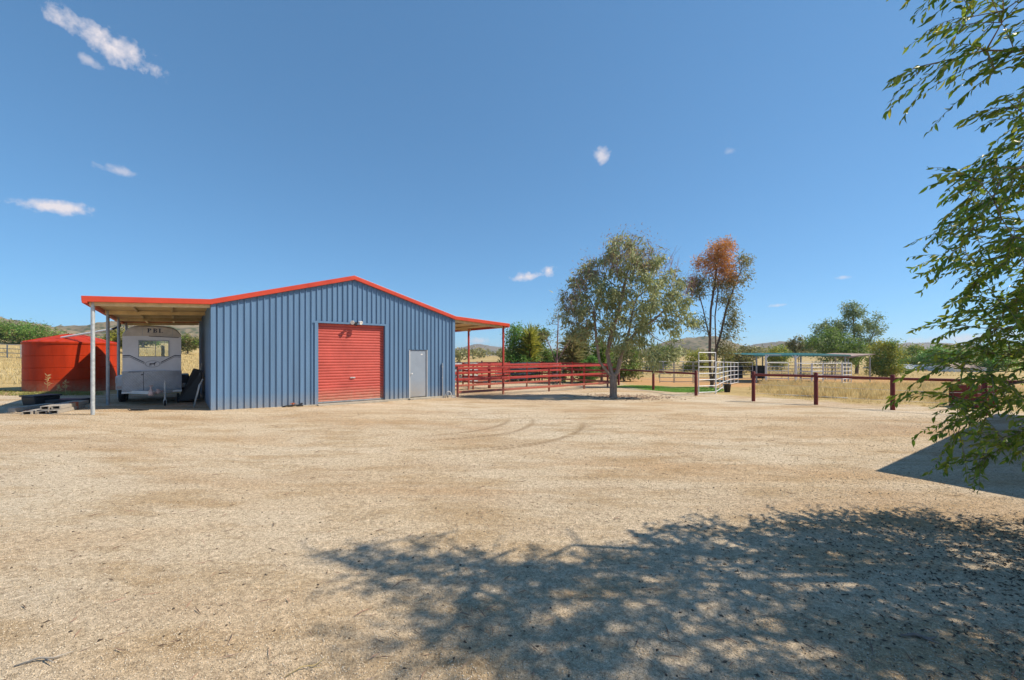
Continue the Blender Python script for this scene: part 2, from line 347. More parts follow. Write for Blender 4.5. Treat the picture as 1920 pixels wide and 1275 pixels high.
big = gn(.35, 5, .6, mpg.outputs[0]); mid = gn(1.6, 7, .68, mpg.outputs[0]); fine = gn(38, 4, .75); grain = gn(120, 3, .8)
patch = gn(.13, 4, .55)
gc = ramp(big, [(.3, (.42, .30, .19)), (.5, (.535, .425, .29)), (.7, (.59, .49, .36))])
gc = gmix(gmath('MULTIPLY', ramp(patch, [(.42, (0, 0, 0)), (.6, (1, 1, 1))]), .65), gc, (.565, .49, .375))
gc = gmix(gmath('MULTIPLY', ramp(gn(.5, 5, .6, mpg.outputs[0], .6), [(.50, (0, 0, 0)), (.66, (1, 1, 1))]), .7), gc, (.43, .28, .145))
gc = gmix(gmath('MULTIPLY', ramp(mid, [(.38, (1, 1, 1)), (.52, (0, 0, 0))]), .55), gc, (.35, .235, .115))
gc = gmix(.85, gc, ramp(fine, [(.26, (.22, .21, .20)), (.43, (.80, .79, .78)), (.58, (1.08, 1.08, 1.08)), (.74, (1.62, 1.62, 1.66))]), 'MULTIPLY')
gc = gmix(.75, gc, ramp(grain, [(.28, (.30, .29, .28)), (.5, (1, 1, 1)), (.72, (1.6, 1.61, 1.64))]), 'MULTIPLY')
gc = gmix(.7, gc, ramp(coarse, [(.3, (.62, .60, .58)), (.5, (1, 1, 1)), (.7, (1.22, 1.22, 1.24))]), 'MULTIPLY')
dbl = gn(6.5, 5, .7)
gc = gmix(gmath('MULTIPLY', ramp(dbl, [(.63, (0, 0, 0)), (.72, (1, 1, 1))]), .5), gc, (.20, .145, .09))
# curved tyre marks
def ring(cx, cy, rad, w, a0, a1):
    sx = N(nt, 'ShaderNodeSeparateXYZ'); nlink(nt, tcn.outputs['Object'], sx.inputs[0])
    dx = gmath('SUBTRACT', sx.outputs[0], cx); dy = gmath('SUBTRACT', sx.outputs[1], cy)
    d = gmath('SQRT', gmath('ADD', gmath('MULTIPLY', dx, dx), gmath('MULTIPLY', dy, dy)))
    m = gmath('SUBTRACT', 1.0, gmath('MULTIPLY', gmath('ABSOLUTE', gmath('SUBTRACT', d, rad)), 1 / w), True)
    an = gmath('ARCTAN2', dy, dx)
    k = gmath('MULTIPLY', gmath('MULTIPLY', gmath('SUBTRACT', an, a0), 3.0, True), gmath('MULTIPLY', gmath('SUBTRACT', a1, an), 3.0, True))
    tread = gmath('ADD', gmath('MULTIPLY', gmath('SINE', gmath('MULTIPLY', an, rad * 42)), .35), .65)
    return gmath('MULTIPLY', gmath('MULTIPLY', m, k), tread)
tr = None
for a in ((-2.6, 12.2, 3.2, .13, -1.5, .25), (-2.6, 12.2, 4.6, .13, -1.35, .1), (-3.4, 12.6, 3.3, .12, -1.3, .1), (-1.9, 12.0, 3.9, .11, -1.6, -.1)):
    m = ring(*a); tr = m if tr is None else gmath('MAXIMUM', tr, m)
trn = gmath('MULTIPLY', tr, gmath('MULTIPLY', gn(1.9, 4), 2.2))
gc = gmix(gmath('MULTIPLY', trn, .85, True), gc, (.24, .165, .09))
fld = ramp(gn(.06, 6), [(.3, (.40, .28, .12)), (.5, (.50, .37, .17)), (.7, (.56, .44, .23))])
fld = gmix(gmath('MULTIPLY', ramp(gn(.9, 6, .7), [(.42, (1, 1, 1)), (.58, (0, 0, 0))]), .5), fld, (.28, .21, .09))
fld = gmix(.7, fld, ramp(gn(14, 4, .7), [(.3, (.5, .5, .5)), (.7, (1.3, 1.3, 1.3))]), 'MULTIPLY')
a1 = N(nt, 'ShaderNodeAttribute', attribute_name='gravel'); a2 = N(nt, 'ShaderNodeAttribute', attribute_name='arena')
soft = gmath('ADD', gmath('MULTIPLY', gmath('SUBTRACT', gn(1.1, 6, .65), .5), 1.6), .0)
f1 = gmath('MULTIPLY', gmath('ADD', gmath('SUBTRACT', a1.outputs['Fac'], .35), soft), 3.0, True)
f2 = gmath('MULTIPLY', gmath('ADD', gmath('SUBTRACT', a2.outputs['Fac'], .4), soft), 3.0, True)
base = gmix(f2, fld, (.46, .27, .12)); base = gmix(f1, base, gc)
nlink(nt, base, gb.inputs['Base Color'])
hgt = gmath('ADD', gmath('MULTIPLY', fine, .8), gmath('ADD', gmath('MULTIPLY', grain, .35), gmath('ADD', gmath('MULTIPLY', mid, 1.2), gmath('MULTIPLY', tr, -.6))))
bpn = N(nt, 'ShaderNodeBump'); bpn.inputs['Strength'].default_value = .75; bpn.inputs['Distance'].default_value = .035; nlink(nt, hgt, bpn.inputs['Height']); nlink(nt, bpn.outputs[0], gb.inputs['Normal'])

# hills -------------------------------------------------------------
def hill_mat(name, c1, c2, c3, sc_):
    m = mat(name, c1, .95, 0, .2, sc_, c2=c2, spec=.05)
    nt = m.node_tree; b = nt.nodes['Principled BSDF']; src = b.inputs['Base Color'].links[0].from_socket
    t = N(nt, 'ShaderNodeTexCoord'); v = N(nt, 'ShaderNodeTexVoronoi'); v.inputs['Scale'].default_value = .11; nlink(nt, t.outputs['Object'], v.inputs['Vector'])
    r = N(nt, 'ShaderNodeValToRGB'); nlink(nt, v.outputs['Distance'], r.inputs[0]); r.color_ramp.elements[0].position = .25; r.color_ramp.elements[1].position = .5
    r.color_ramp.elements[0].color = (1, 1, 1, 1); r.color_ramp.elements[1].color = (0, 0, 0, 1)
    mxn = N(nt, 'ShaderNodeMix', data_type='RGBA'); nlink(nt, r.outputs[0], mxn.inputs[0]); nlink(nt, src, mxn.inputs[6]); mxn.inputs[7].default_value = (*c3, 1); nlink(nt, mxn.outputs[2], b.inputs['Base Color'])
    return m
HM1 = hill_mat('scrub_hill', (.27, .21, .13), (.15, .13, .085), (.07, .085, .04), .02)
HM2 = hill_mat('far_scrub_hill', (.22, .17, .13), (.14, .125, .10), (.09, .10, .07), .012)
def hill(prof, Y, depth, m, label, seed):
    r = np.random.default_rng(seed)
    px = np.array([p[0] for p in prof], float); pz = np.array([EYE - (p[1] - HOR) / F * Y for p in prof])
    n = int((px[-1] - px[0]) / 5) + 1; xs = np.linspace(px[0], px[-1], n); top = np.interp(xs, px, pz)
    ker = np.array([1, 2, 3, 2, 1.]); ker /= ker.sum(); top = np.convolve(np.pad(top, 2, 'edge'), ker, 'valid')
    rows = 26; V = []
    for j in range(rows):
        t = j / (rows - 1); y = Y + (t - .5) * depth
        bell = math.sin(math.pi * t) ** .8
        rough = r.normal(0, 1, n); rough = np.convolve(np.pad(rough, 3, 'edge'), np.ones(7) / 7, 'valid')
        z = (top + 5) * bell * (1 + .10 * rough) - 5 + r.normal(0, .012, n) * top * bell
        V.append(np.stack([(xs - 960) / F * Y * (1 + .25 * (t - .5) * depth / Y), np.full(n, y) + r.normal(0, depth * .012, n), z], -1))
    V = np.concatenate(V); ii = np.arange(n * rows).reshape(rows, n)
    q = np.stack([ii[:-1, :-1], ii[:-1, 1:], ii[1:, 1:], ii[1:, :-1]], -1).reshape(-1, 4)
    tag(link_mesh('hill', np_mesh('hill', V, q, 4, m, True)), label, None, None, 'structure')
hill([(-420, 640), (-300, 620), (-150, 600), (-50, 594), (0, 597), (40, 605), (100, 618), (150, 640), (200, 662)], 420, 300, HM1, 'scrubby brown hill at the left edge behind the tank', 1)
hill([(60, 664), (110, 632), (135, 622), (169, 616), (220, 611), (263, 605), (330, 599), (400, 602), (480, 612), (560, 630), (640, 660)], 620, 400, HM1, 'long scrub hill behind the carport and shed', 2)
hill([(760, 664), (830, 657), (868, 653), (885, 648), (900, 647), (930, 651), (980, 655), (1060, 662)], 1700, 700, HM2, 'low blue hill seen under the right awning', 3)
hill([(1150, 665), (1221, 655), (1266, 637), (1301, 632), (1318, 634), (1333, 641), (1357, 652), (1400, 660), (1440, 665)], 700, 420, HM1, 'round brown hill behind the two gum trees', 4)
hill([(1340, 663), (1389, 651), (1419, 648), (1443, 642), (1462, 640), (1486, 646), (1537, 653), (1600, 655), (1660, 660)], 1000, 500, HM2, 'hill ridge above the green roofed stalls', 5)
hill([(1560, 660), (1640, 650), (1687, 643), (1753, 645), (1780, 650), (1815, 653), (1900, 650), (2100, 644), (2300, 652), (2500, 662)], 1600, 700, HM2, 'long far ridge at the right', 6)

# ------------------------------------------------------------------ shed
shed = empty('steel_shed', P1, ANG, 'blue corrugated steel shed with red roof trim and open awnings on both sides', 'shed')
WD, LN, EAVE, RIDGE = 9.15, 10.0, 3.56, 4.88
PAN = WD / 48
RDL, RDR, RDT = 3.23, 5.85, 3.04      # roller opening
PDL, PDR, PDT = 6.92, 7.78, 2.08      # small door opening
def gtop(x): return EAVE + (RIDGE - EAVE) * (1 - abs(x - WD / 2) / (WD / 2)) - .015
def stations(x0, x1, cuts):
    xs = []
    k0 = int(round(x0 / PAN)); k1 = int(round(x1 / PAN))
    for k in range(k0, k1):
        a = k * PAN
        xs += [(a, 0), (a + .100, 0), (a + .104, .004), (a + .118, .004), (a + .122, 0), (a + PAN - .040, 0), (a + PAN - .034, .038), (a + PAN - .014, .038), (a + PAN - .006, 0)]
    xs.append((k1 * PAN, 0))
    for c in cuts:
        if x0 < c < x1:
            j = max(i for i, s in enumerate(xs) if s[0] <= c); xs.insert(j + 1, (c, xs[j][1] if abs(xs[j][0] - c) < .02 else 0))
    return xs
def front_sheet(x0, x1):
    st = stations(x0, x1, (RDL, RDR, PDL, PDR)); b = MB()
    for (xa, ya), (xb, yb) in zip(st, st[1:]):
        if xb - xa < 1e-5: continue
        mxx = (xa + xb) / 2; zb = -.45
        if RDL < mxx < RDR: zb = RDT
        if PDL < mxx < PDR: zb = PDT
        b.add([(xa, -ya, zb), (xb, -yb, zb), (xb, -yb, gtop(xb)), (xa, -ya, gtop(xa))], [(0, 1, 2, 3)])
    b.build('wall_sheet', M['blue'], shed)
for k in range(12): front_sheet(k * 4 * PAN, (k + 1) * 4 * PAN)
def side_sheet(x, sgn, y0, y1):
    b = MB(); y = y0
    while y < y1 - 1e-3:
        st = [(0, 0), (.148, 0), (.158, .03), (.176, .03), (.186, 0), (.19, 0)]
        for (a, d), (c, e) in zip(st, st[1:]):
            ya, yb = y + a, min(y + c, y1)
            b.add([(x + sgn * d, ya, -.45), (x + sgn * e, yb, -.45), (x + sgn * e, yb, EAVE), (x + sgn * d, ya, EAVE)], [(0, 1, 2, 3)])
        y += .19
    b.build('wall_sheet', M['blue'], shed)
for k in range(13):
    y0 = k * .76; y1 = min(LN, y0 + .76)
    side_sheet(0, -1, y0, y1); side_sheet(WD, 1, y0, y1)
b = MB()
for k in range(48):
    xa, xb = k * PAN, (k + 1) * PAN
    b.add([(xa, LN, -.45), (xb, LN, -.45), (xb, LN, gtop(xb)), (xa, LN, gtop(xa))], [(0, 1, 2, 3)])
b.build('back_wall', M['blue'], shed)
for x in (0, WD):   # corner flashings
    s = -1 if x == 0 else 1
    b = MB(); b.box((x + s * -.04, -.042, 1.55), (.13, .006, 4.0)); b.box((x + s * .035, .03, 1.55), (.006, .13, 4.0)); b.build('corner_flashing', M['blue'], shed)
# concrete slab
b = MB(); b.box((WD / 2, LN / 2 - .02, -.245), (WD - .02, LN + .1, .45)); b.build('slab', M['concrete'], shed)
b = MB(); b.box(((RDL + RDR) / 2, -.16, -.17), (RDR - RDL + .06, .26, .30)); b.build('threshold', M['concrete'], shed)
# roof planes
def roof_plane(xa, za, xb, zb, name, m, th=.02, y0=-.10, y1=LN + .1, ribs=True):
    b = MB(); L = math.hypot(xb - xa, zb - za); nx_, nz_ = -(zb - za) / L, (xb - xa) / L
    if nz_ < 0: nx_, nz_ = -nx_, -nz_
    poly = [(xa, za), (xb, zb), (xb + nx_ * th, zb + nz_ * th), (xa + nx_ * th, za + nz_ * th)]
    b.prism(poly, y0, y1)
    o = b.build(name, m, shed)
    return o
roof_plane(-.02, EAVE + .02, WD / 2, RIDGE + .02, 'roof_sheet', M['red'])
roof_plane(WD + .02, EAVE + .02, WD / 2, RIDGE + .02, 'roof_sheet', M['red'])
AWL, AWR = 2.86, 3.1
ZL, ZR = 3.40, 3.36
# awning roofs: cream below, red above, with ribs seen from below
def awning(sgn, x0, wd, z1, nm):
    xe = x0 + sgn * wd
    b = MB(); k = 0; y = -.08
    while y < LN + .08:      # trough profile running down the slope
        y2 = min(y + .19, LN + .08)
        prof = [(y, 0), (y + .13, 0), (y + .145, .03), (y + .175, .03), (y2, 0)]
        for (a, d), (c, e) in zip(prof, prof[1:]):
            c = min(c, LN + .08)
            if c - a < 1e-4: continue
            vs = [(x0, a, EAVE - .02 + d), (x0, c, EAVE - .02 + e), (xe, c, z1 + e), (xe, a, z1 + d)]
            b.add(vs, [(0, 1, 2, 3)])
        y += .19
    b.build('awning_sheet', M['cream'], shed)
    roof_plane(x0, EAVE + .022, xe, z1 + .042, 'awning_top_sheet', M['red'], .006, -.08, LN + .08)
    # rafters on the post lines and purlins along
    for y in (.08, 3.33, 6.65, 9.92):
        b = MB(); b.beam((x0 + sgn * .04, y, EAVE - .125), (xe - sgn * .02, y, z1 - .105), .065, .13); b.build('rafter', M['purlin'], shed)
    for f in (.36, .70):
        xx = x0 + sgn * wd * f; zz = EAVE + (z1 - EAVE) * f - .055
        b = MB()
        for ya, yb in ((.12, 3.29), (3.37, 6.61), (6.69, 9.88)): b.beam((xx, ya, zz), (xx, yb, zz), .06, .06)
        b.build('purlin', M['purlin'], shed)
    # edge gutter
    b = MB(); b.box((xe + sgn * .055, LN / 2, z1 - .03), (.11, LN + .24, .17)); b.build('gutter', M['red'], shed, bevel=.01)
awning(-1, 0, AWL, ZL, 'left'); awning(1, WD, AWR, ZR, 'right')
# barge trim along the front
def barge(a, b_, h, nm='barge_trim', y=-.07):
    b = MB(); b.beam((a[0], y, a[1]), (b_[0], y, b_[1]), .09, h); b.build(nm, M['red'], shed, bevel=.008)
for y in (-.075, LN + .1):
    barge((0, EAVE + .005), (WD / 2 + .03, RIDGE + .012), .16, y=y); barge((WD, EAVE + .005), (WD / 2 - .03, RIDGE + .012), .155, y=y + .003)
    barge((.02, EAVE + .0), (-AWL - .12, ZL + .005), .165, y=y + .001); barge((WD - .02, EAVE + .0), (WD + AWR + .12, ZR + .005), .16, y=y - .002)
# posts
for i, y in enumerate((.08, 3.33, 6.65, 9.92)):
    x = -AWL + .09; p = shed.matrix_basis @ Vector((x, y, 0)); wz = gzf(*(P1 + U * x + Vv * y).xy)
    b = MB(); b.tube([(x, y, wz - .3), (x, y, ZL - .03)], .047, 14); b.build('post', M['galv'] if i == 0 else M['galvd'], shed, auto=40)  # posts behind the front one: awning shade put in as a darker steel colour
    x = WD + AWR - .15; wz = gzf(*(P1 + U * x + Vv * y).xy)
    b = MB(); b.beam((x, y, wz - .3), (x, y, ZR - .02), .085, .085); b.build('post', M['redpipe'], shed, bevel=.006)
# roller door
rd = MB(); z = .0; YD = .10
nr = 29; hgt_ = (RDT + .12) / nr
for k in range(nr):
    z0 = .0 + k * hgt_
    pr = [(0, 0), (.18, -.016), (.34, -.020), (.66, -.020), (.82, -.016), (1, 0)]
    for (a, d), (c, e) in zip(pr, pr[1:]):
        rd.add([(RDL + .0, YD + d, z0 + a * hgt_), (RDR, YD + d, z0 + a * hgt_), (RDR, YD + e, z0 + c * hgt_), (RDL, YD + e, z0 + c * hgt_)], [(0, 1, 2, 3)])
rdo = rd.build('roller_door', M['roller'], shed, auto=60)
b = MB(); b.box(((RDL + RDR) / 2, YD - .012, .025), (RDR - RDL - .02, .05, .05)); b.build('bottom_rail', M['galvd'], rdo)
b = MB(); b.box((4.55, YD - .035, .93), (.20, .03, .045)); b.box((4.55, YD - .05, .93), (.05, .03, .03)); b.build('lock_handle', M['galv'], rdo, bevel=.005)
b = MB(); b.box((RDL + .015, .05, RDT / 2), (.03, .11, RDT)); b.build('door_jamb', M['blue'], shed)
b = MB(); b.box((RDR - .015, .05, RDT / 2), (.03, .11, RDT)); b.build('door_jamb', M['blue'], shed)
b = MB(); b.box(((RDL + RDR) / 2, .05, RDT + .015), (RDR - RDL + .06, .115, .03)); b.build('door_head', M['blue'], shed)
for x in (RDL - .045, RDR + .045):
    b = MB(); b.box((x, -.043, RDT / 2 - .02), (.115, .006, RDT + .1)); b.build('door_flashing', M['blue'], shed)
b = MB(); b.box(((RDL + RDR) / 2, -.045, RDT + .035), (RDR - RDL + .24, .009, .07)); b.build('door_flashing', M['blue'], shed)
# personnel door
b = MB(); b.box(((PDL + PDR) / 2, .035, PDT / 2 - .01), (PDR - PDL - .058, .04, PDT - .04)); pd = b.build('door', M['door'], shed, bevel=.004)
b = MB()
b.box((PDL + .013, .02, PDT / 2 - .03), (.026, .10, PDT)); b.box((PDR - .013, .02, PDT / 2 - .03), (.026, .10, PDT)); b.build('door_frame', M['white'], pd)
b = MB(); b.box(((PDL + PDR) / 2, .03, PDT - .01), (PDR - PDL - .056, .10, .02)); b.build('door_head', M['blue'], pd)
b = MB(); b.lathe([(0, 0), (.012, 0), (.012, .03), (.03, .04), (.034, .06), (.026, .078), (0, .082)], 12, (0, 0, 0)); v = [(PDL + .115 + p[0], .012 - p[2], 1.02 + p[1]) for p in b.v]; b.v = v
b.build('door_knob', M['white'], pd, smooth=True)
b = MB(); b.box((PDL + .60, .0125, 1.86), (.09, .004, .045)); b.build('door_label', M['white'], pd)
b = MB(); b.box(((PDL + PDR) / 2, -.14, -.16), (PDR - PDL + .1, .2, .26)); b.build('door_step', M['concrete'], shed)
# twin flood lamps (thing of their own, fixed to the wall)
fl = empty('flood_lamp', P1 + U * 4.62 + Vv * 0 + Vector((0, 0, 3.10)), ANG, 'twin white spotlights above the red roller door', 'lamp')
b = MB(); b.box((0, -.055, -.02), (.11, .04, .10)); b.build('mount', M['blackpl'], fl, bevel=.006)
b = MB(); b.box((0, -.10, -.075), (.07, .07, .09)); b.build('sensor', M['blackpl'], fl, bevel=.01)
for s in (-1, 1):
    b = MB(); b.lathe([(.0, -.07), (.035, -.07), (.045, -.02), (.075, .05), (.08, .075), (.07, .076), (.0, .06)], 16)
    mm = Matrix.Rotation(s * R(28), 3, 'Z') @ Matrix.Rotation(R(112), 3, 'X'); b.v = [tuple(mm @ Vector(p) + Vector((s * .14, -.16, .02))) for p in b.v]; lh = b.build('lamp_head', M['white'], fl, smooth=True)
    b = MB(); b.tube([(s * .03, -.08, -.01), (s * .10, -.13, .01)], .014, 8); b.build('bracket', M['blackpl'], fl)
# conduit and hose by the right corner
ct = empty('wall_conduit', P1 + U * 8.52, ANG, 'thin blue grey pipe fixed to the wall right of the small door', 'pipe')
b = MB(); b.beam((0, -.05, -.1), (0, -.05, 1.47), .05, .035); b.build('pipe', M['door'], ct); 
for z in (.8, 1.3): b = MB(); b.box((0, -.05, z), (.09, .045, .03)); b.build('saddle_clip', M['galvd'], ct)
hp = P1 + U * 8.78 - Vv * .12
hs = empty('hose_coil', (hp.x, hp.y, gzf(hp.x, hp.y)), ANG, 'short grey hose loop at the foot of the wall near the right corner', 'hose')
b = MB(); b.tube([(-.14, 0, .0), (-.15, 0, .14), (-.08, 0, .26), (.02, -.02, .29), (.11, -.04, .22), (.15, -.06, .08), (.14, -.1, .02), (.3, -.16, .015)], .022, 8); b.build('hose', M['hose'], hs, smooth=True)
hp = P1 + U * 2.35 - Vv * .16
hs = empty('tap_and_hose', (hp.x, hp.y, gzf(hp.x, hp.y)), ANG, 'small pile of dark hose and fittings on the ground left of the roller door', 'hose')
b = MB(); b.tube([(-.32, 0, .02), (-.2, -.05, .05), (-.05, .03, .04), (.1, -.06, .06), (.25, .0, .03), (.35, -.03, .02)], .025, 7); b.build('hose', M['black'], hs, smooth=True)
b = MB(); b.tube([(.02, .03, .02), (.02, .02, .14)], .03, 8); b.tube([(-.06, .02, .11), (.1, .02, .11)], .018, 8); b.build('fitting', M['brick'], hs)
b = MB(); b.tube([(.2, .05, .03), (.34, .02, .10)], .035, 8); b.build('nozzle', M['blackpl'], hs)

# ------------------------------------------------------------------ water tank
tkp = Vector((-21.2, 20.1)); tz = .30
gtz = gzf(*tkp)
tk = empty('water_tank', (tkp.x, tkp.y, gtz), 0, 'round red poly water tank with a low conical lid beside the carport', 'tank')
TR, TH = 1.62, 2.42 - gtz
pr = [(TR * .98, -.2), (TR, .02)]
nb = 4
for i in range(nb):
    z0 = .02 + (TH - .1) * i / nb; z1 = .02 + (TH - .1) * (i + 1) / nb
    pr += [(TR, z0 + .012), (TR, z1 - .02), (TR - .016, z1 - .008), (TR - .016, z1)]
pr += [(TR + .02, TH - .09), (TR + .03, TH - .06), (TR + .03, TH)]
b = MB(); b.lathe(pr, 96); b.build('barrel', M['tank'], tk, auto=20)
b = MB(); b.lathe([(TR + .031, TH - .02), (TR + .02, TH + .01), (TR * .55, TH + .24), (.32, TH + .38), (.30, TH + .42), (0, TH + .43)], 64); lid = b.build('lid', M['tank'], tk, auto=25)
for k in range(16):
    a = 2 * math.pi * k / 16 + .1; b = MB(); b.beam((.34 * math.cos(a), .34 * math.sin(a), TH + .375), (TR * .98 * math.cos(a), TR * .98 * math.sin(a), TH + .022), .09, .05); b.build('lid_rib', M['tank'], lid)
b = MB(); b.lathe([(0, TH + .12), (.24, TH + .12), (.24, TH + .17), (0, TH + .18)], 20, (.35, -.85, .0)); b.build('inlet_strainer', M['blackpl'], tk)
# downpipe from the awning gutter to the tank
def shed_pt(u, v, z): return P1 + U * u + Vv * v + Vector((0, 0, z))
dp = empty('downpipe', tuple(shed_pt(-AWL - .1, 9.6, ZL)), 0, 'white pipe running from the awning gutter down to the red tank lid', 'pipe')
A = shed_pt(-AWL - .1, 9.6, 3.34); Bp = shed_pt(-AWL - .35, 9.55, 3.02); Cc = Vector((tkp.x + .35, tkp.y - .85, gtz + TH + .22))
o0 = dp.location
b = MB(); b.tube([Vector(A) - o0, Vector(A) + Vector((0, 0, -.16)) - o0, Bp - o0], .05, 10); b.build('elbow', M['blackpl'], dp, smooth=True)
b = MB(); b.tube([Bp - o0, Cc + Vector((0, 0, .0)) - o0], .047, 10); b.build('pipe', M['whitepvc'], dp, auto=40)

# ------------------------------------------------------------------ horse float
fp = P1 + U * -1.58 + Vv * 3.2
ft = empty('horse_float', (fp.x, fp.y, gzf(fp.x, fp.y)), ANG, 'white and grey horse float with navy stripes parked under the carport', 'trailer')
HW, FB, FL = .81, .43, 3.3
def ftop(x): return 2.80 - .27 * abs(x / HW) ** 5.5 - .03 * (x / HW) ** 2
WX0, WX1, WZ0, WZ1 = -.38, .45, 1.73, 2.31
xs = sorted(set(list(np.linspace(-HW, HW, 29)) + [WX0, WX1])); b = MB()
for xa, xb in zip(xs, xs[1:]):
    m_ = (xa + xb) / 2
    segs = [(FB, None)] if not (WX0 < m_ < WX1) else [(FB, WZ0), (WZ1, None)]
    for z0, z1 in segs:
        b.add([(xa, 0, z0), (xb, 0, z0), (xb, 0, z1 or ftop(xb)), (xa, 0, z1 or ftop(xa))], [(0, 1, 2, 3)])
b.add([(-HW, 0, FB), (-HW, FL, FB), (-HW, FL, ftop(HW) + .05), (-HW, .3, ftop(HW) + .05), (-HW, 0, ftop(HW))], [(0, 1, 2, 3, 4)])
b.add([(HW, 0, FB), (HW, FL, FB), (HW, FL, ftop(HW) + .05), (HW, .3, ftop(HW) + .05), (HW, 0, ftop(HW))], [(4, 3, 2, 1, 0)])
b.add([(-HW, 0, FB), (HW, 0, FB), (HW, FL, FB), (-HW, FL, FB)], [(0, 1, 2, 3)])
b.add([(-HW, FL, FB), (HW, FL, FB), (HW, FL, 1.55), (-HW, FL, 1.55)], [(0, 1, 2, 3)])
b.build('body', M['float'], ft)
b = MB()      # rounded roof: nose sweeps back from the visor
rows = [(0, 0), (.03, .025), (.10, .05), (.22, .065), (.5, .07), (FL, .07)]
xs2 = np.linspace(-HW, HW, 29)
gr = [[(x, y, ftop(x) + l * (.7 + .3 * (1 - abs(x / HW) ** 4))) for x in xs2] for y, l in rows]
base_i = 0; vs_ = [p for r_ in gr for p in r_]
b.add(vs_, [(i * 29 + j, i * 29 + j + 1, (i + 1) * 29 + j + 1, (i + 1) * 29 + j) for i in range(len(rows) - 1) for j in range(28)])
b.build('roof', M['visor'], ft, smooth=True)
b = MB(); xs3 = np.linspace(-HW, HW, 29)      # visor band over the window carrying the letters
for xa, xb in zip(xs3, xs3[1:]):
    zl = lambda x: 2.475 - .03 * (x / HW) ** 2
    b.add([(xa, -.012, min(zl(xa), ftop(xa) - .01)), (xb, -.012, min(zl(xb), ftop(xb) - .01)), (xb, -.012, ftop(xb)), (xa, -.012, ftop(xa)),
           (xa, .0, zl(xa)), (xb, 0, zl(xb))], [(0, 1, 2, 3), (4, 5, 1, 0)])
vis = b.build('visor', M['visor'], ft)
b = MB(); b.box((.32, -.016, 2.452), (.85, .012, .02), M=Matrix.Rotation(R(2), 3, 'Y')); b.build('visor_trim', M['black'], vis)
for x in (-.28, .56): b = MB(); b.box((x, -.016, 2.62), (.012, .006, .26)); b.build('visor_seam', M['ring'], vis)
# letters P B L, serif
def stroke_poly(b, pts): b.prism(pts, -.022, -.0135)
def rect(b, x0, z0, x1, z1): stroke_poly(b, [(x0, z0), (x1, z0), (x1, z1), (x0, z1)])
def bowl(b, x0, zc, rx, rz, tx, tz):
    n = 9
    for i in range(n):
        a0, a1 = -math.pi / 2 + math.pi * i / n, -math.pi / 2 + math.pi * (i + 1) / n
        def p(a, k): return (x0 + (rx - tx * k) * math.cos(a), zc + (rz - tz * k) * math.sin(a))
        stroke_poly(b, [p(a0, 1), p(a0, 0), p(a1, 0), p(a1, 1)])
def letter(ch, x, z, h):
    b = MB(); w = h * .24
    rect(b, x + .12 * h, z + .07 * h, x + .12 * h + w, z + .93 * h); rect(b, x, z, x + .45 * h, z + .07 * h)
    if ch == 'P': rect(b, x, z + .93 * h, x + .45 * h, z + h); bowl(b, x + .42 * h, z + .74 * h, .34 * h, .26 * h, .19 * h, .07 * h); rect(b, x + .30 * h, z + .48 * h, x + .44 * h, z + .55 * h)
    if ch == 'B':
        rect(b, x, z + .93 * h, x + .45 * h, z + h); bowl(b, x + .42 * h, z + .76 * h, .32 * h, .24 * h, .19 * h, .07 * h); bowl(b, x + .42 * h, z + .26 * h, .38 * h, .26 * h, .19 * h, .07 * h); rect(b, x + .30 * h, z + .46 * h, x + .44 * h, z + .53 * h)
    if ch == 'L': rect(b, x, z + .93 * h, x + .45 * h, z + h); rect(b, x + .44 * h, z, x + .82 * h, z + .075 * h); stroke_poly(b, [(x + .70 * h, z + .075 * h), (x + .82 * h, z + .075 * h), (x + .86 * h, z + .34 * h), (x + .78 * h, z + .20 * h)])
    return b.build('letter', M['stripe'], vis)
for i, ch in enumerate('PBL'): letter(ch, -.155 + i * .158, 2.60, .15)
# window
b = MB(); b.box(((WX0 + WX1) / 2, .012, (WZ0 + WZ1) / 2), (WX1 - WX0, .006, WZ1 - WZ0)); wi = b.build('window', M['glass'], ft)
b = MB()
for x in (WX0, WX1): b.box((x, -.003, (WZ0 + WZ1) / 2), (.028, .035, WZ1 - WZ0 + .028))
for z in (WZ0, WZ1): b.box(((WX0 + WX1) / 2, -.0025, z), (WX1 - WX0 - .03, .033, .026))
b.box((.075, .0, (WZ0 + WZ1) / 2), (.02, .02, WZ1 - WZ0 - .03)); b.build('frame', M['galvd'], wi)
b = MB(); b.box((.25, FL * .5, 1.4), (.05, FL * .8, 1.5)); b.build('divider', M['cream'], ft)
# stripes
for s in (-1, 1):
    for dz, th in ((0, .032), (-.052, .016)):
        b = MB(); pts = [(s * HW * .995, 1.755 + dz), (s * .62, 1.77 + dz), (s * .225, 1.515 + dz)]
        for (xa, za), (xb, zb) in zip(pts, pts[1:]): stroke_poly(b, [(xa, za - th / 2), (xb, zb - th / 2), (xb, zb + th / 2), (xa, za + th / 2)] if s * xa > 0 and s < 0 else [(xb, zb - th / 2), (xa, za - th / 2), (xa, za + th / 2), (xb, zb + th / 2)])
        b.v = [(x, y + .016, z) for x, y, z in b.v]; b.build('stripe', M['stripe'], ft)
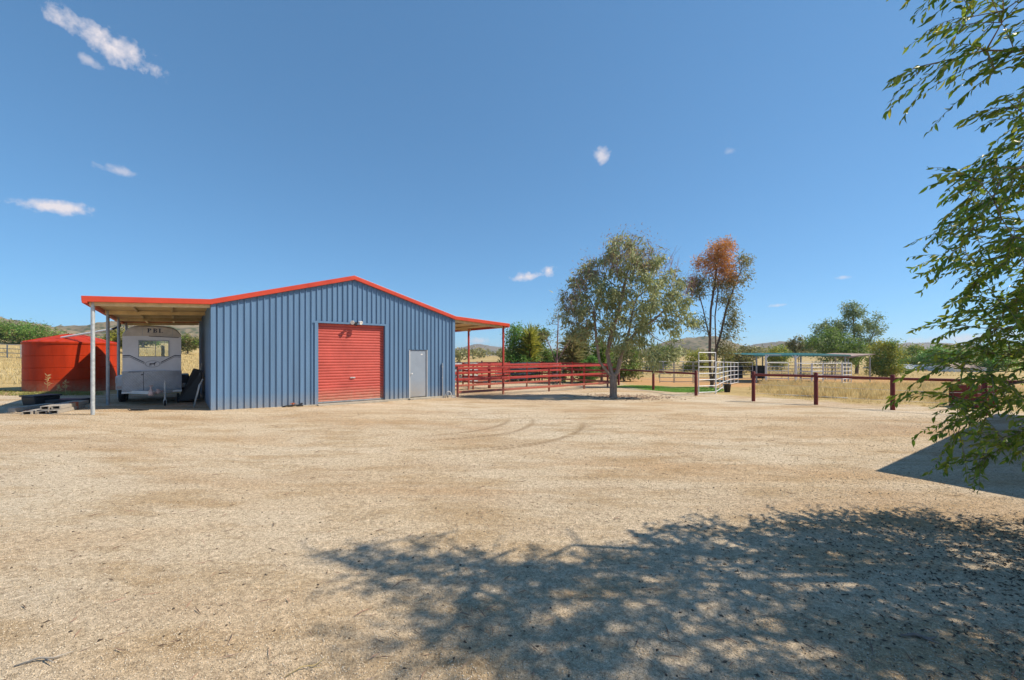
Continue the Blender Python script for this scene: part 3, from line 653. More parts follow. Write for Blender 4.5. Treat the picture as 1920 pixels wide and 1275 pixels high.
# emblem: oval ring and a standing horse
b = MB(); n = 32
for i in range(n):
    a0, a1 = 2 * math.pi * i / n, 2 * math.pi * (i + 1) / n
    stroke_poly(b, [(.215 * math.cos(a0), 1.46 + .125 * math.sin(a0)), (.19 * math.cos(a0), 1.46 + .105 * math.sin(a0)), (.19 * math.cos(a1), 1.46 + .105 * math.sin(a1)), (.215 * math.cos(a1), 1.46 + .125 * math.sin(a1))])
b.v = [(x, y + .014, z) for x, y, z in b.v]; em = b.build('emblem', M['ring'], ft)
hpts = [(-.085, .012), (-.10, -.02), (-.092, .02), (-.07, .033), (-.02, .026), (.03, .032), (.055, .062), (.078, .072), (.082, .082), (.088, .072), (.115, .052), (.108, .044), (.082, .05), (.07, .02), (.058, -.008), (.056, -.065), (.044, -.065), (.042, -.012), (-.02, -.012), (-.038, -.005), (-.045, -.035), (-.04, -.066), (-.053, -.066), (-.062, -.03), (-.066, 0), (-.08, -.03), (-.086, -.066), (-.098, -.066), (-.092, -.028), (-.082, .0)]
b = MB(); stroke_poly(b, [(x, 1.455 + z) for x, z in hpts]); b.v = [(x, y + .012, z) for x, y, z in b.v]; b.build('horse_mark', M['stripe'], em)
# lower checker plate, locker door
b = MB(); pts = []
for i in range(13):
    t = -1 + 2 * i / 12; pts.append((t * (HW + .015), -.02 - .10 * (1 - t * t)))
for (xa, ya), (xb, yb) in zip(pts, pts[1:]): b.add([(xa, ya, .50), (xb, yb, .50), (xb, yb, 1.20), (xa, ya, 1.20), (xb, 0, 1.205), (xa, 0, 1.205), (xa, 0, .495), (xb, 0, .495)], [(0, 1, 2, 3), (3, 2, 4, 5), (6, 7, 1, 0)])
ckp = b.build('checker_plate', M['checker'], ft, auto=30)
b = MB(); b.add([(-.25 * 1 - .006, -.118, .52), (-.25 + .006, -.118, .52), (-.25 + .006, -.118, 1.18), (-.256, -.118, 1.18)], [(0, 1, 2, 3)]); b.box((-.455, -.1, 1.183), (.41, .012, .012)); b.build('locker_seam', M['black'], ckp)
b = MB(); b.box((-.285, -.125, 1.08), (.05, .02, .03)); b.build('locker_latch', M['black'], ckp)
b = MB(); b.box((0, -.02, .455), (2 * HW + .04, .08, .07)); b.build('front_rail', M['white'], ft, bevel=.01)
# drawbar, coupling, jockey wheel
b = MB(); b.beam((-.62, .1, .46), (.0, -1.0, .48), .06, .11); b.beam((.62, .1, .46), (.0, -1.0, .48), .06, .11); b.box((0, -1.02, .48), (.14, .3, .12)); b.build('drawbar', M['white'], ft, bevel=.008)
b = MB(); b.box((0, -1.2, .53), (.11, .2, .12)); b.lathe([(0, .66), (.035, .64), (.03, .58), (.045, .53), (.07, .50), (.08, .44), (.06, .40), (0, .39)], 14, (0, -1.27, 0)); b.tube([(0, -1.12, .60), (-.02, -1.02, .70), (-.03, -.95, .72)], .018, 8); b.tube([(-.06, -1.1, .72), (.05, -1.1, .72)], .02, 8); b.tube([(.05, -1.05, .5), (.24, -.95, .52), (.30, -.92, .50)], .035, 8); b.lathe([(0, .43), (.06, .44), (.075, .52), (.05, .6), (0, .61)], 12, (.17, -1.02, 0)); b.build('coupling', M['pale_pink'], ft, smooth=True)
b = MB(); b.tube([(.36, -.95, .17), (.36, -.95, .82)], .03, 10); b.tube([(.36, -.95, .82), (.36, -1.05, .84), (.36, -1.05, .90)], .012, 6); b.box((.36, -.95, .14), (.09, .03, .14)); jw = b.build('jockey_stand', M['galv'], ft)
b = MB(); b.lathe([(.03, -.03), (.085, -.03), (.10, -.018), (.10, .018), (.085, .03), (.03, .03)], 18, (.36, -.95, .10), 'X'); b.build('jockey_wheel', M['black'], jw, smooth=True)
# mudguards and wheels
for s in (-1, 1):
    b = MB(); b.box((s * (HW + .13), 1.75, .98), (.24, 1.7, .06)); b.box((s * (HW + .13), .95, .75), (.24, .05, .5)); b.box((s * (HW + .245), 1.75, .86), (.02, 1.7, .22)); b.build('mudguard', M['float'] if s < 0 else M['navy'], ft, bevel=.015)
    b = MB(); b.box((s * (HW + .15), .915, .60), (.22 if s > 0 else .14, .02, .17 if s > 0 else .08)); b.build('marker_light', M['white'] if s > 0 else M['pale_pink'], ft)
    for y in (1.38, 2.12):
        b = MB(); b.lathe([(.17, -.09), (.29, -.10), (.335, -.07), (.34, 0), (.335, .07), (.29, .10), (.17, .09)], 24, (s * (HW + .10), y, .34), 'X'); w_ = b.build('wheel', M['black'], ft, smooth=True)
        b = MB(); b.lathe([(0, .03 * s), (.08, .05 * s), (.11, .02 * s), (.17, .06 * s), (.18, .09 * s)], 20, (s * (HW + .10), y, .34), 'X'); b.build('rim', M['white'], w_, smooth=True)
b = MB(); b.box((0, 1.75, .36), (1.8, .08, .08)); b.build('axle', M['blackpl'], ft)

# stuff leaning by the wall under the carport
wp = P1 + U * -.34 + Vv * 3.6
wbr = empty('wheelbarrow', (wp.x, wp.y, gzf(*wp.xy)), ANG, 'black wheelbarrow tipped up against the shed wall under the carport', 'wheelbarrow')
b = MB(); tb = [(-.55, -.28, .05), (.12, -.36, .12), (.12, .36, .12), (-.55, .28, .05), (-.05, -.34, 1.30), (.22, -.30, 1.22), (.22, .30, 1.22), (-.05, .34, 1.30)]
b.add(tb, [(0, 1, 2, 3), (4, 7, 6, 5), (0, 4, 5, 1), (3, 2, 6, 7), (0, 3, 7, 4), (1, 5, 6, 2)]); b.build('tub', M['blackpl'], wbr, bevel=.03)
b = MB(); b.lathe([(.05, -.04), (.16, -.04), (.19, 0), (.16, .04), (.05, .04)], 18, (-.52, 0, .19), 'X'); b.build('wheel', M['black'], wbr, smooth=True)
b = MB(); b.tube([(-.5, -.2, .2), (.0, -.3, .5), (.2, -.3, 1.5)], .017, 8); b.tube([(-.5, .2, .2), (.0, .3, .5), (.2, .3, 1.5)], .017, 8); b.build('handle', M['galvd'], wbr)
wp = P1 + U * -.26 + Vv * 1.35
lf = empty('folding_trolley', (wp.x, wp.y, gzf(*wp.xy)), ANG, 'bare pipe trolley frame leaning on the dark shed wall near the front', 'trolley')
b = MB(); b.tube([(-.18, -.25, .0), (-.02, -.25, .75), (.08, -.2, .95), (.08, .2, .95), (-.02, .25, .75), (-.18, .25, .0)], .016, 8); b.build('frame', M['galv'], lf, smooth=True)
for z in (.25, .5, .72): b = MB(); b.tube([(-.18 + z * .213, -.25, z), (-.18 + z * .213, .25, z)], .012, 6); b.build('rung', M['galv'], lf)
wp = P1 + U * -1.9 + Vv * 1.05
b = MB(); b.tube([(-.35, .1, .012), (-.1, -.12, .012), (.2, -.1, .012), (.35, .05, .012), (.1, .1, .012), (-.2, .02, .02)], .014, 6); lead = b.build('lead_rope', M['black'], None, smooth=True); lead.location = (wp.x, wp.y, gzf(*wp.xy)); tag(lead, 'loop of black cord lying on the ground before the horse float', 'cord')

# junk by the tank -----------------------------------------------------
def at_g(x, Y): p = W(x, Y); return p
p = at_g(77, 14.0); bx_ = empty('storage_box', p, R(-12), 'black plastic box lying on the ground left of the carport', 'box')
b = MB(); b.add([(-.29, -.3, 0), (.29, -.3, 0), (.29, .3, 0), (-.29, .3, 0), (-.32, -.34, .28), (.32, -.34, .28), (.32, .34, .28), (-.32, .34, .28)], [(3, 2, 1, 0), (4, 5, 6, 7), (0, 1, 5, 4), (1, 2, 6, 5), (2, 3, 7, 6), (3, 0, 4, 7)]); bb = b.build('tub', M['blackpl'], bx_, bevel=.03)
b = MB(); b.box((0, 0, .31), (.7, .74, .05)); b.build('lid', M['blackpl'], bx_, bevel=.02)
p = at_g(60, 12.7); b = MB(); b.box((0, 0, .07), (.19, 1.25, .14)); o = b.build('steel_beam', M['timber'], None, bevel=.01); o.location = p; o.rotation_euler = (0, 0, R(10)); tag(o, 'single square grey post lying in front of the black box', 'beam')
k = 0
for i, (dx, dz) in enumerate(((-.24, 0), (0, 0), (.24, 0), (-.12, .11), (.12, .11))):
    p = at_g(113, 12.75) ; b = MB()
    for sx in (-.045, .045): b.box((sx, 0, .05), (.012, 1.7, .10))
    b.box((0, 0, .006), (.078, 1.7, .012)); b.box((0, 0, .094), (.078, 1.7, .012))
    o = b.build('steel_tube', M['timber'], None); o.scale = (1.9, 1, 1); o.location = p + Vector((dx + .05 * (i % 2), .1 * i - .2, dz)); o.rotation_euler = (0, 0, R(24 + 1.5 * (i % 3))); tag(o, ['leftmost', 'middle', 'rightmost', 'upper left', 'upper right'][i] + ' grey hollow tube in the low stack beside the carport post', 'tube', 'hollow tubes stacked by the carport')
p = at_g(138, 13.0); br = empty('brick_stack', p, R(15), 'short stack of red bricks by the hollow tubes', 'bricks')
for i in range(3):
    b = MB(); b.box((0, 0, .04 + i * .082), (.11, .23, .076)); b.build('brick', M['brick'], br, bevel=.004)
p = at_g(128, 14.2); o = MB().box((0, 0, .1), (.9, .6, .2)).build('timber_bundle', M['blackpl'], None, bevel=.02); o.location = p; o.rotation_euler = (0, 0, R(20)); tag(o, 'dark wrapped bundle behind the hollow tubes in the carport shade', 'bundle')
for i, (px_, Y_, L_, a_) in enumerate(((88, 12.75, 1.5, 35), (97, 13.6, 1.3, 42))):
    p = at_g(px_, Y_); b = MB(); b.box((0, 0, .025), (.09, L_, .045)); o = b.build('plank', M['brick'] if i == 0 else M['timber'], None); o.location = p; o.rotation_euler = (0, 0, R(-a_)); tag(o, ['thin reddish plank lying on the gravel by the grey tubes', 'pale weathered plank lying behind the reddish plank'][i], 'plank')

# ------------------------------------------------------------------ red rail yards
def yl(u, v): return shed_pt(WD + u, v, 0)
def rail_fence(label, pts, rails, m, ph=1.32, rw=.06, rh=.12, pw=.10, skip_posts=(), group='red steel rail fences beside the shed', cat='fence', over=None, post_m=None):
    P0 = pts[0]; root = empty('rail_fence', (P0.x, P0.y, 0), 0, label, cat, group)
    for i, p in enumerate(pts):
        if i in skip_posts: continue
        q = p - P0; g = gzf(p.x, p.y); b = MB(); b.beam((q.x, q.y, g - .3), (q.x, q.y, ph), pw, pw); b.build('post', post_m or m, root, bevel=.008)
    for i in range(len(pts) - 1):
        a, c = pts[i] - P0, pts[i + 1] - P0; d = (c - a).normalized(); off = Vector((d.y, -d.x, 0)) * (pw / 2 + rw / 2 - .012)
        for z in rails:
            b = MB(); b.beam(a - d * .04 + off + Vector((0, 0, z)), c + d * .04 + off + Vector((0, 0, z + .0)), rw, rh); b.build('rail', (over or {}).get((i, z), m), root, bevel=.012)
    return root
r3 = (1.21, .685, .095); r4 = (1.25, .83, .47, .12)
rail_fence('nearest red rail fence running from the shed corner to the gum tree', [yl(.2, 0), yl(2.95, -.12), yl(6.1, 0), yl(9.0, 0), yl(11.6, 0)], r3, M['redpipe'], skip_posts=(1,))
rail_fence('second row of red rails behind the nearest red fence', [yl(.1, 3.4), yl(3.3, 3.4), yl(4.5, 3.4), yl(7.4, 3.4), yl(10.4, 3.4)], r4, M['redpipe'], ph=1.36)
rail_fence('third row of red rails with a pale grey bay by the shed', [yl(.1, 6.7), yl(3.2, 6.7), yl(5.8, 6.7), yl(8.6, 6.7), yl(11.5, 6.7)], r4, M['redpipe'], ph=1.4, over={(1, z): M['galv'] for z in r4} | {(3, z): M['navy'] for z in r4})
rail_fence('furthest row of red rails in front of the bushes', [yl(.1, 10.2), yl(3.2, 10.2), yl(5.8, 10.2), yl(8.6, 10.2), yl(11.6, 10.2), yl(14.5, 10.2)], r4, M['redpipe'], ph=1.42, over={(0, z): M['galv'] for z in r4[::2]} | {(2, z): M['navy'] for z in r4})
rail_fence('red cross fence joining the rows near the right awning', [yl(4.55, 3.6), yl(4.55, 6.5), yl(4.55, 10.0)], r4, M['redpipe'], ph=1.36)
rail_fence('red cross fence closing the yards behind the gum tree', [yl(11.6, .3), yl(11.6, 3.4), yl(11.6, 6.5), yl(11.6, 10.0)], r4, M['redpipe'], ph=1.36)
def gate(label, a, c, m, H=1.15, n=5, name='gate', z0=.1, cat='gate', r=.022, group=None, top_extra=0):
    root = empty(name, (a.x, a.y, gzf(a.x, a.y)), 0, label, cat, group); q = c - a; q = Vector((q.x, q.y, gzf(c.x, c.y) - gzf(a.x, a.y)))
    for e in (Vector((0, 0, 0)), q):
        b = MB(); b.tube([e + Vector((0, 0, -.02 if z0 < .2 else z0)), e + Vector((0, 0, H + top_extra))], r * 1.15, 8); b.build('upright', m, root, auto=50)
    for i in range(n):
        z = z0 + (H - z0 - .02) * i / (n - 1); b = MB(); b.tube([Vector((0, 0, z)), q + Vector((0, 0, z))], r, 8); b.build('rail', m, root, auto=50)
    if q.length > 2.2:
        b = MB(); b.tube([q * .5 + Vector((0, 0, z0)), q * .5 + Vector((0, 0, H))], r, 8); b.build('stay', m, root, auto=50)
    return root
gate('navy blue pipe gate behind the middle of the red fences', yl(8.75, 8.6), yl(11.3, 8.6), M['navy'], H=1.35)
gate('dark navy gate between the second and third red rows', yl(10.5, 4.2), yl(11.5, 4.2), M['navy'], H=1.4)

# ------------------------------------------------------------------ maroon post and rail fence on the right
RAILZ = 1.02
def post_rail(label, pts, heights, ground_posts=True, wires=()):
    P0 = pts[0]; root = empty('post_and_rail_fence', (P0.x, P0.y, 0), 0, label, 'fence', 'maroon post and rail fences')
    for p in pts:
        q = p - P0; b = MB(); g = gzf(p.x, p.y)
        b.tube([(q.x, q.y, g - .3), (q.x, q.y, g + heights - .02), (q.x, q.y, g + heights)], [.075, .072, .055], 12); b.build('post', M['maroon'], root, auto=45)
    for p, p2 in zip(pts, pts[1:]):
        a, c = p - P0, p2 - P0; za, zc = gzf(p.x, p.y) + heights - .15, gzf(p2.x, p2.y) + heights - .15
        b = MB(); b.tube([(a.x, a.y, za), (c.x, c.y, zc)], .052, 10); b.build('rail', M['maroon'], root, auto=50)
        for w in wires:
            b = MB(); mid_ = (a + c) / 2; b.tube([(a.x, a.y, za - w), (mid_.x, mid_.y, (za + zc) / 2 - w - .01), (c.x, c.y, zc - w)], .005, 5); b.build('wire', M['wire'], root)
    return root
fr_pts = [W(1412.7, 18.2), W(1530, 16.9), W(1673.8, 15.4), W(1846, 13.9), W(2075, 12.4)]
post_rail('maroon post and rail fence along the tall dry grass at right', fr_pts, 1.31, wires=(.42, .80))
post_rail('maroon post and rail fence running back past the lawn behind the gum tree', [W(1305, 20.7), W(1225, 24.6), W(1160, 28.8), W(1128, 33)], 1.24, wires=(.5,))
# silver pens
gp0, gp1 = W(1310, 21.35), W(1341.5, 21.75)
root = gate('tall galvanised doorway gate frame standing by the maroon corner post', gp0, gp1, M['silver'], H=1.74, n=6, top_extra=.42, r=.021, name='panel_gate')
b = MB(); q = gp1 - gp0; b.tube([(0, 0, 2.15), (q.x, q.y, 2.15)], .023, 8); b.build('head_rail', M['silver'], root, auto=50)
pa = [gp1 + Vector((.06, .08, 0)), W(1356, 26.2), W(1370, 30.2), W(1384, 33.5)]
for i, lab in enumerate(('galvanised yard panel joined to the doorway gate', 'galvanised yard panel behind the dark bucket', 'galvanised yard panel meeting the far pen fence')):
    d = (pa[i + 1] - pa[i]).normalized(); gate(lab, pa[i] + d * .06, pa[i + 1] - d * .06, M['silver'], H=1.68, n=6, name='yard_panel', cat='yard panel', group='galvanised yard panels')
fx = [1236, 1264, 1300, 1338, 1376, 1412]
nm = ['leftmost', 'second from left', 'third from left', 'fourth from left', 'rightmost']
for i in range(5): gate(f'{nm[i]} dull panel of the far pen fence beyond the lawn', W(fx[i] + 1, 33.5), W(fx[i + 1] - 1, 33.5), M['galvd'], H=1.7, n=6, name='yard_panel', cat='yard panel', group='far galvanised yard panels')
sx = [1437, 1479, 1493, 1522, 1543, 1579, 1597]
nm = ['leftmost', 'second', 'third', 'fourth', 'fifth', 'last']
for i in range(6):
    if i == 1: continue
    gate(f'{nm[i]} bright silver panel from the left in front of the green roofed stalls', W(sx[i] + .8, 33.2), W(sx[i + 1] - .8, 33.2 + (.5 if i % 2 else 0)), M['silver'], H=1.68, n=6, name='stall_panel', cat='yard panel', group='silver panels before the stalls', r=.03)
for i, (x0_, x1_) in enumerate(((1442, 1490), (1500, 1548), (1552, 1592))):
    gate(['left', 'middle', 'right'][i] + ' panel of the back row inside the stalls', W(x0_, 40), W(x1_, 40), M['galvd'], H=1.7, n=6, name='stall_panel', cat='yard panel', group='back row stall panels')
# far pens beyond (thin rails in the paddock)
for i, (x0_, x1_) in enumerate(((1168, 1205), (1206, 1243), (1244, 1281))):
    gate(['left', 'middle', 'right'][i] + ' distant pale rail panel in the straw paddock behind the lawn', W(x0_, 52), W(x1_, 52), M['galvd'], H=1.6, n=5, name='pipe_fence', cat='fence', group='distant paddock panels', r=.03)
# stalls
st = empty('horse_stalls', W(1490, 37), 0, 'low open stalls with a faded green sheet roof', 'stall')
o0 = Vector(st.location)
def sp(px, Y, z): return Vector(((px - 960) / F * Y, Y, z)) - o0
b = MB()
for k in range(24):
    f0, f1 = k / 24, (k + 1) / 24
    for (a, d), (c, e) in zip([(0, 0), (.6, 0), (.75, .03), (1, .0)], [(.6, 0), (.75, .03), (1, .0)]):
        fa, fb = f0 + (f1 - f0) * a, f0 + (f1 - f0) * c
        def rp(f, Y, z, dd): x0_, x1_ = (1400 - 960) / F * 35, (1575 - 960) / F * 35; return Vector((x0_ + (x1_ - x0_) * f, Y, z + dd)) - o0
        b.add([rp(fa, 33.9, 1.86, d), rp(fb, 33.9, 1.86, e), rp(fb, 39.6, 2.04, e), rp(fa, 39.6, 2.04, d)], [(0, 1, 2, 3)])
b.build('roof_sheet', M['greenroof'], st)
b = MB(); xa, xb = (1400 - 960) / F * 35, (1575 - 960) / F * 35
b.box(Vector(((xa + xb) / 2, 33.88, 1.80)) - o0, (xb - xa, .06, .10)); b.build('fascia', M['greenroof'], st)
for x in (xa + .3, (xa + xb) / 2, xb - .3):
    for y in (34.1, 39.3):
        b = MB(); p = Vector((x, y, 0)) - o0; b.beam((p.x, p.y, gzf(x, y) - o0.z - .2), (p.x, p.y, 1.84 - o0.z), .09, .09); b.build('post', M['galvd'], st)
for i, f in enumerate((.10, .36)):
    x = xa + (xb - xa) * f; b = MB(); b.box(Vector((x, 38.2, .3)) - o0, (1.3, .06, 1.2)); b.build('partition', M['blackpl'], st)
st2 = empty('lean_to_roof', W(1600, 36), 0, 'rusty pale sheet lean-to roof right of the green roofed stalls', 'roof')
o0 = Vector(st2.location); xa, xb = (1577 - 960) / F * 35, (1626 - 960) / F * 35
b = MB(); b.add([Vector((xa, 34.2, 1.62)) - o0, Vector((xb, 34.2, 1.90)) - o0, Vector((xb, 38.5, 2.0)) - o0, Vector((xa, 38.5, 1.80)) - o0, Vector((xa, 34.2, 1.76)) - o0, Vector((xb, 34.2, 1.95)) - o0, Vector((xb, 38.5, 2.05)) - o0, Vector((xa, 38.5, 1.9)) - o0], [(0, 1, 2, 3), (4, 7, 6, 5), (0, 4, 5, 1), (1, 5, 6, 2), (2, 6, 7, 3), (3, 7, 4, 0)]); b.build('roof_sheet', M['rust'], st2)
for x, y in ((xa + .2, 34.5), (xb - .2, 34.5), (xb - .2, 38.2)):
    b = MB(); p = Vector((x, y, 0)) - o0; b.tube([(p.x, p.y, gzf(x, y) - o0.z - .2), (p.x, p.y, 1.68 - o0.z)], .05, 8); b.build('post', M['galvd'], st2)
for i, px_ in enumerate((1436, 1491.5)):
    p = W(px_, 33.1); b = MB(); b.beam((0, 0, -.2), (0, 0, 2.3), .10, .10); b.beam((0, 0, 2.0), (.28, 0, 2.28), .05, .05); b.beam((0, 0, 2.28), (1.2, 0, 2.28), .06, .06) if i == 0 else b.beam((0, 0, 2.0), (-.28, 0, 2.28), .05, .05)
    o = b.build('gate_post', M['silver'], None); o.location = p; tag(o, ['left', 'right'][i] + ' tall silver post in front of the green roof', 'post', 'tall silver posts before the stalls')
# bucket
p = W(1363.5, 23.0); bk = empty('bucket', p, 0, 'dark grey plastic bucket standing beside the silver panel', 'bucket')
b = MB(); b.lathe([(0, .01), (.145, .01), (.19, .42), (.20, .43), (.20, .46), (.185, .46), (.14, .03), (0, .03)], 24); b.build('tub', M['blackpl'], bk, smooth=True)
b = MB(); b.tube([(.2 * math.cos(t), -.03, .43 - .16 * math.sin(t)) for t in np.linspace(0, math.pi, 9)], .008, 6); b.build('handle', M['galv'], bk)
# red box at right
p = W(1823, 16.2); rb = empty('red_trough', p, R(8), 'dark red square steel trough box beside the end of the right fence', 'trough')
b = MB(); 
for cx, cy, dx, dy in ((0, -.4, 0.8, .04), (0, .4, 0.8, .04), (-.38, 0, .04, .76), (.38, 0, .04, .76)): b.box((cx, cy, .42), (dx, dy, .84))
b.build('side_panel', M['maroon'], rb)
b = MB(); b.box((0, 0, .3), (.72, .76, .04)); b.build('floor_panel', M['maroon'], rb)
for sx_ in (-1, 1):
    for sy_ in (-1, 1): b = MB(); b.box((sx_ * .41, sy_ * .43, .43), (.06, .06, .9)); b.build('corner_post', M['maroon'], rb)
# far sheds
def far_shed(label, px0, px1, Y, ytop, yeave, wallm, roofm, dep=8):
    a, c = W(px0, Y), W(px1, Y); g = min(a.z, c.z); w = c.x - a.x; root = empty('far_shed', (a.x, Y, g), 0, label, 'shed')
    ze = EYE - (yeave - HOR) / F * Y - g; zt = EYE - (ytop - HOR) / F * (Y + dep / 2) - g
    b = MB()
    b.add([(0, 0, -.3), (w, 0, -.3), (w, 0, ze), (0, 0, ze), (0, dep, -.3), (w, dep, -.3), (w, dep, ze), (0, dep, ze), (0, dep / 2, zt - .05), (w, dep / 2, zt - .05)], [(0, 1, 2, 3), (5, 4, 7, 6), (4, 0, 3, 8, 7), (1, 5, 6, 9, 2)]); b.build('wall', wallm, root)
    for k in range(int(w / .9)):
        for s in (0, 1):
            x0_, x1_ = k * .9, k * .9 + .82; ya, yb = (-.3, dep / 2) if s == 0 else (dep + .3, dep / 2)
            b = MB(); b.add([(x0_, ya, ze - .05), (x1_ + .08, ya, ze - .05), (x1_ + .08, yb, zt), (x0_, yb, zt), (x1_, ya, ze - .02), (x1_, yb, zt + .03)], [(0, 1, 2, 3), (1, 4, 5, 2)]); b.build('roof_sheet', roofm, root)
    b = MB(); b.box((w * .5, -.03, ze * .42), (w * .25, .04, ze * .84)); b.build('door', M['galvd'], root)
    return root
far_shed('low pale blue grey shed beyond the right fence', 1703, 1768, 62, 683, 691, M['palesheet'], M['palesheet'])
far_shed('small white shed half hidden by the near leaves at right', 1788, 1850, 58, 680, 689, M['white'], M['rust'], 6)
far_shed('distant green roofed shed at the left edge', -60, 28, 62, 657, 668, M['greenroof'], M['greenroof'], 7)
nm = ['leftmost', 'middle', 'rightmost']
for i, (x0_, x1_) in enumerate(((-38, -13), (-12, 13), (14, 39))): gate(nm[i] + ' pipe rail panel in the paddock left of the tank', W(x0_, 46), W(x1_, 46), M['galvd'], H=1.5, n=4, name='pipe_fence', cat='fence', group='pipe rail panels left of the tank', r=.035)

# house just out of frame to the right (its roof shades the gravel)
hc = Vector((8.62, 6.85, 0)); hd = Vector((.82, .57, 0)).normalized(); he = Vector((hd.y, -hd.x, 0)); ha = math.atan2(hd.y, hd.x)
hs = empty('house', hc, ha, 'house just past the right edge whose roof shades the gravel', 'house')
hg = gzf(hc.x, hc.y); hL, hWd, hE = 13.0, 8.5, 2.75
b = MB(); b.box((hL / 2 + .3, -hWd / 2 - .1, hE / 2 + hg - .1), (hL - 1.2, hWd - 1.2, hE + .1)); b.build('wall', M['housewall'], hs)
b = MB(); r0 = hE + hg; b.add([(0, 0, r0), (hL, 0, r0), (hL, -hWd, r0), (0, -hWd, r0), (3.9, -hWd / 2, r0 + 1.75), (hL - 3.9, -hWd / 2, r0 + 1.75)], [(0, 4, 5, 1), (1, 5, 2), (2, 5, 4, 3), (3, 4, 0), (0, 1, 2, 3)]); b.build('roof', M['houseroof'], hs)
for c_, d_ in (((hL / 2, .05, r0 - .06), (hL + .2, .11, .13)), ((hL / 2, -hWd - .05, r0 - .06), (hL + .2, .11, .13)), ((-.05, -hWd / 2, r0 - .061), (.11, hWd, .129)), ((hL + .05, -hWd / 2, r0 - .061), (.11, hWd, .129))):
    b = MB(); b.box(c_, d_); b.build('gutter', M['white'], hs)
for x in (3, 7, 10.5):
    b = MB(); b.box((x, -.68, 1.4 + hg), (1.5, .06, 1.1)); wq = b.build('window', M['glass'], hs); b = MB()
    for dx in (-.77, .77): b.box((x + dx, -.66, 1.4 + hg), (.06, .08, 1.16))
    b.box((x, -.66, 1.98 + hg), (1.48, .08, .06)); b.box((x, -.66, .82 + hg), (1.48, .1, .06)); b.build('frame', M['white'], wq)

# ------------------------------------------------------------------ trees
def colonize(chains, attr, step, infl, kill, iters=90, bias=(0, 0, 0), seed=0):
    """chains: list of polylines (first starts at root); later chains start near an existing node"""
    nodes, par = [], []
    for ch in chains:
        prev = -1
        ch = [np.array(c, float) for c in ch]
        if nodes: prev = int(np.argmin(np.linalg.norm(np.array(nodes) - ch[0], axis=1)))
        else: nodes.append(ch[0]); par.append(-1); prev = 0
        cur = nodes[prev]
        for c in ch[1:]:
            L = np.linalg.norm(c - cur); k = max(1, int(round(L / step))); st_ = cur
            for i in range(1, k + 1):
                nodes.append(st_ + (c - st_) * i / k); par.append(prev); prev = len(nodes) - 1
            cur = c
    A = attr.copy(); P = np.array(nodes); near = np.full(len(A), -1); nd = np.full(len(A), 1e9)
    def upd(i0):
        nonlocal near, nd
        if i0 >= len(P) or not len(A): return
        D = np.linalg.norm(A[:, None, :] - P[None, i0:, :], axis=2); j = D.argmin(1); d = D[np.arange(len(A)), j]
        b_ = d < nd; near[b_] = j[b_] + i0; nd[b_] = d[b_]
    upd(0); bias = np.array(bias, float); r = np.random.default_rng(seed)
    for it in range(iters):
        act = nd < infl
        if not act.any():
            if it == 0: act = nd < nd.min() * 1.2
            else: break
        idn = near[act]; v = A[act] - P[idn]; v /= np.linalg.norm(v, axis=1)[:, None] + 1e-9
        uq, inv = np.unique(idn, return_inverse=True); S = np.zeros((len(uq), 3)); np.add.at(S, inv, v)
        S += bias + r.normal(0, .25, S.shape); S /= np.linalg.norm(S, axis=1)[:, None] + 1e-9
        new = P[uq] + S * step
        dd = np.linalg.norm(new[:, None] - P[None], axis=2).min(1) if len(P) < 6000 else np.ones(len(new))
        ok = dd > step * .3
        if not ok.any(): break
        i0 = len(P); P = np.vstack([P, new[ok]]); par += list(uq[ok]); upd(i0)
        keep = nd > kill; A, near, nd = A[keep], near[keep], nd[keep]
        if not len(A): break
    return P, np.array(par)
def skeleton_mesh(name, P, par, root_r, tip_r, m, n=6, expo=2.2):
    N_ = len(P); rad = np.zeros(N_); acc = np.zeros(N_)
    kids = [[] for _ in range(N_)]
    for i in range(N_ - 1, -1, -1):
        rad[i] = max(acc[i], tip_r ** expo); 
        if par[i] >= 0: acc[par[i]] += rad[i]; kids[par[i]].append(i)
    rad = rad ** (1 / expo); k = math.log(root_r / tip_r) / max(1e-6, math.log(rad[0] / tip_r)); rad = tip_r * (rad / tip_r) ** k
    V, Fc = [], []; ringof = {}
    ca = np.array([(math.cos(2 * math.pi * j / n), math.sin(2 * math.pi * j / n)) for j in range(n)])
    def ring(p, d, r):
        d = d / (np.linalg.norm(d) + 1e-9); ref = np.array([.36, .93, .07]) if abs(d[1]) < .9 else np.array([1, 0, .1])
        x = np.cross(d, ref); x /= np.linalg.norm(x); y = np.cross(d, x)
        V.append(p + r * (ca[:, :1] * x + ca[:, 1:] * y)); return (len(V) - 1) * n
    for i in range(N_):
        mc = max(kids[i], key=lambda c: rad[c]) if kids[i] else None
        d = (P[i] - P[par[i]]) if par[i] >= 0 else np.array([0, 0, 1.])
        if mc is not None: d = d / (np.linalg.norm(d) + 1e-9) + (P[mc] - P[i]) / (np.linalg.norm(P[mc] - P[i]) + 1e-9)
        if np.linalg.norm(d) < .1: d = P[i] - P[par[i]]
        rr_ = rad[i] * (1.55 if par[i] < 0 else 1); ringof[i] = ring(P[i], d, rr_)
        if par[i] >= 0:
            p = par[i]; main = max(kids[p], key=lambda c: rad[c]) == i
            a = ringof[p] if main else ring(P[p], P[i] - P[p], min(rad[i] * 1.15, rad[p]))
            for j in range(n): Fc.append((a + j, a + (j + 1) % n, ringof[i] + (j + 1) % n, ringof[i] + j))
    return np_mesh(name, np.concatenate(V), np.array(Fc), 4, m, True), rad, kids
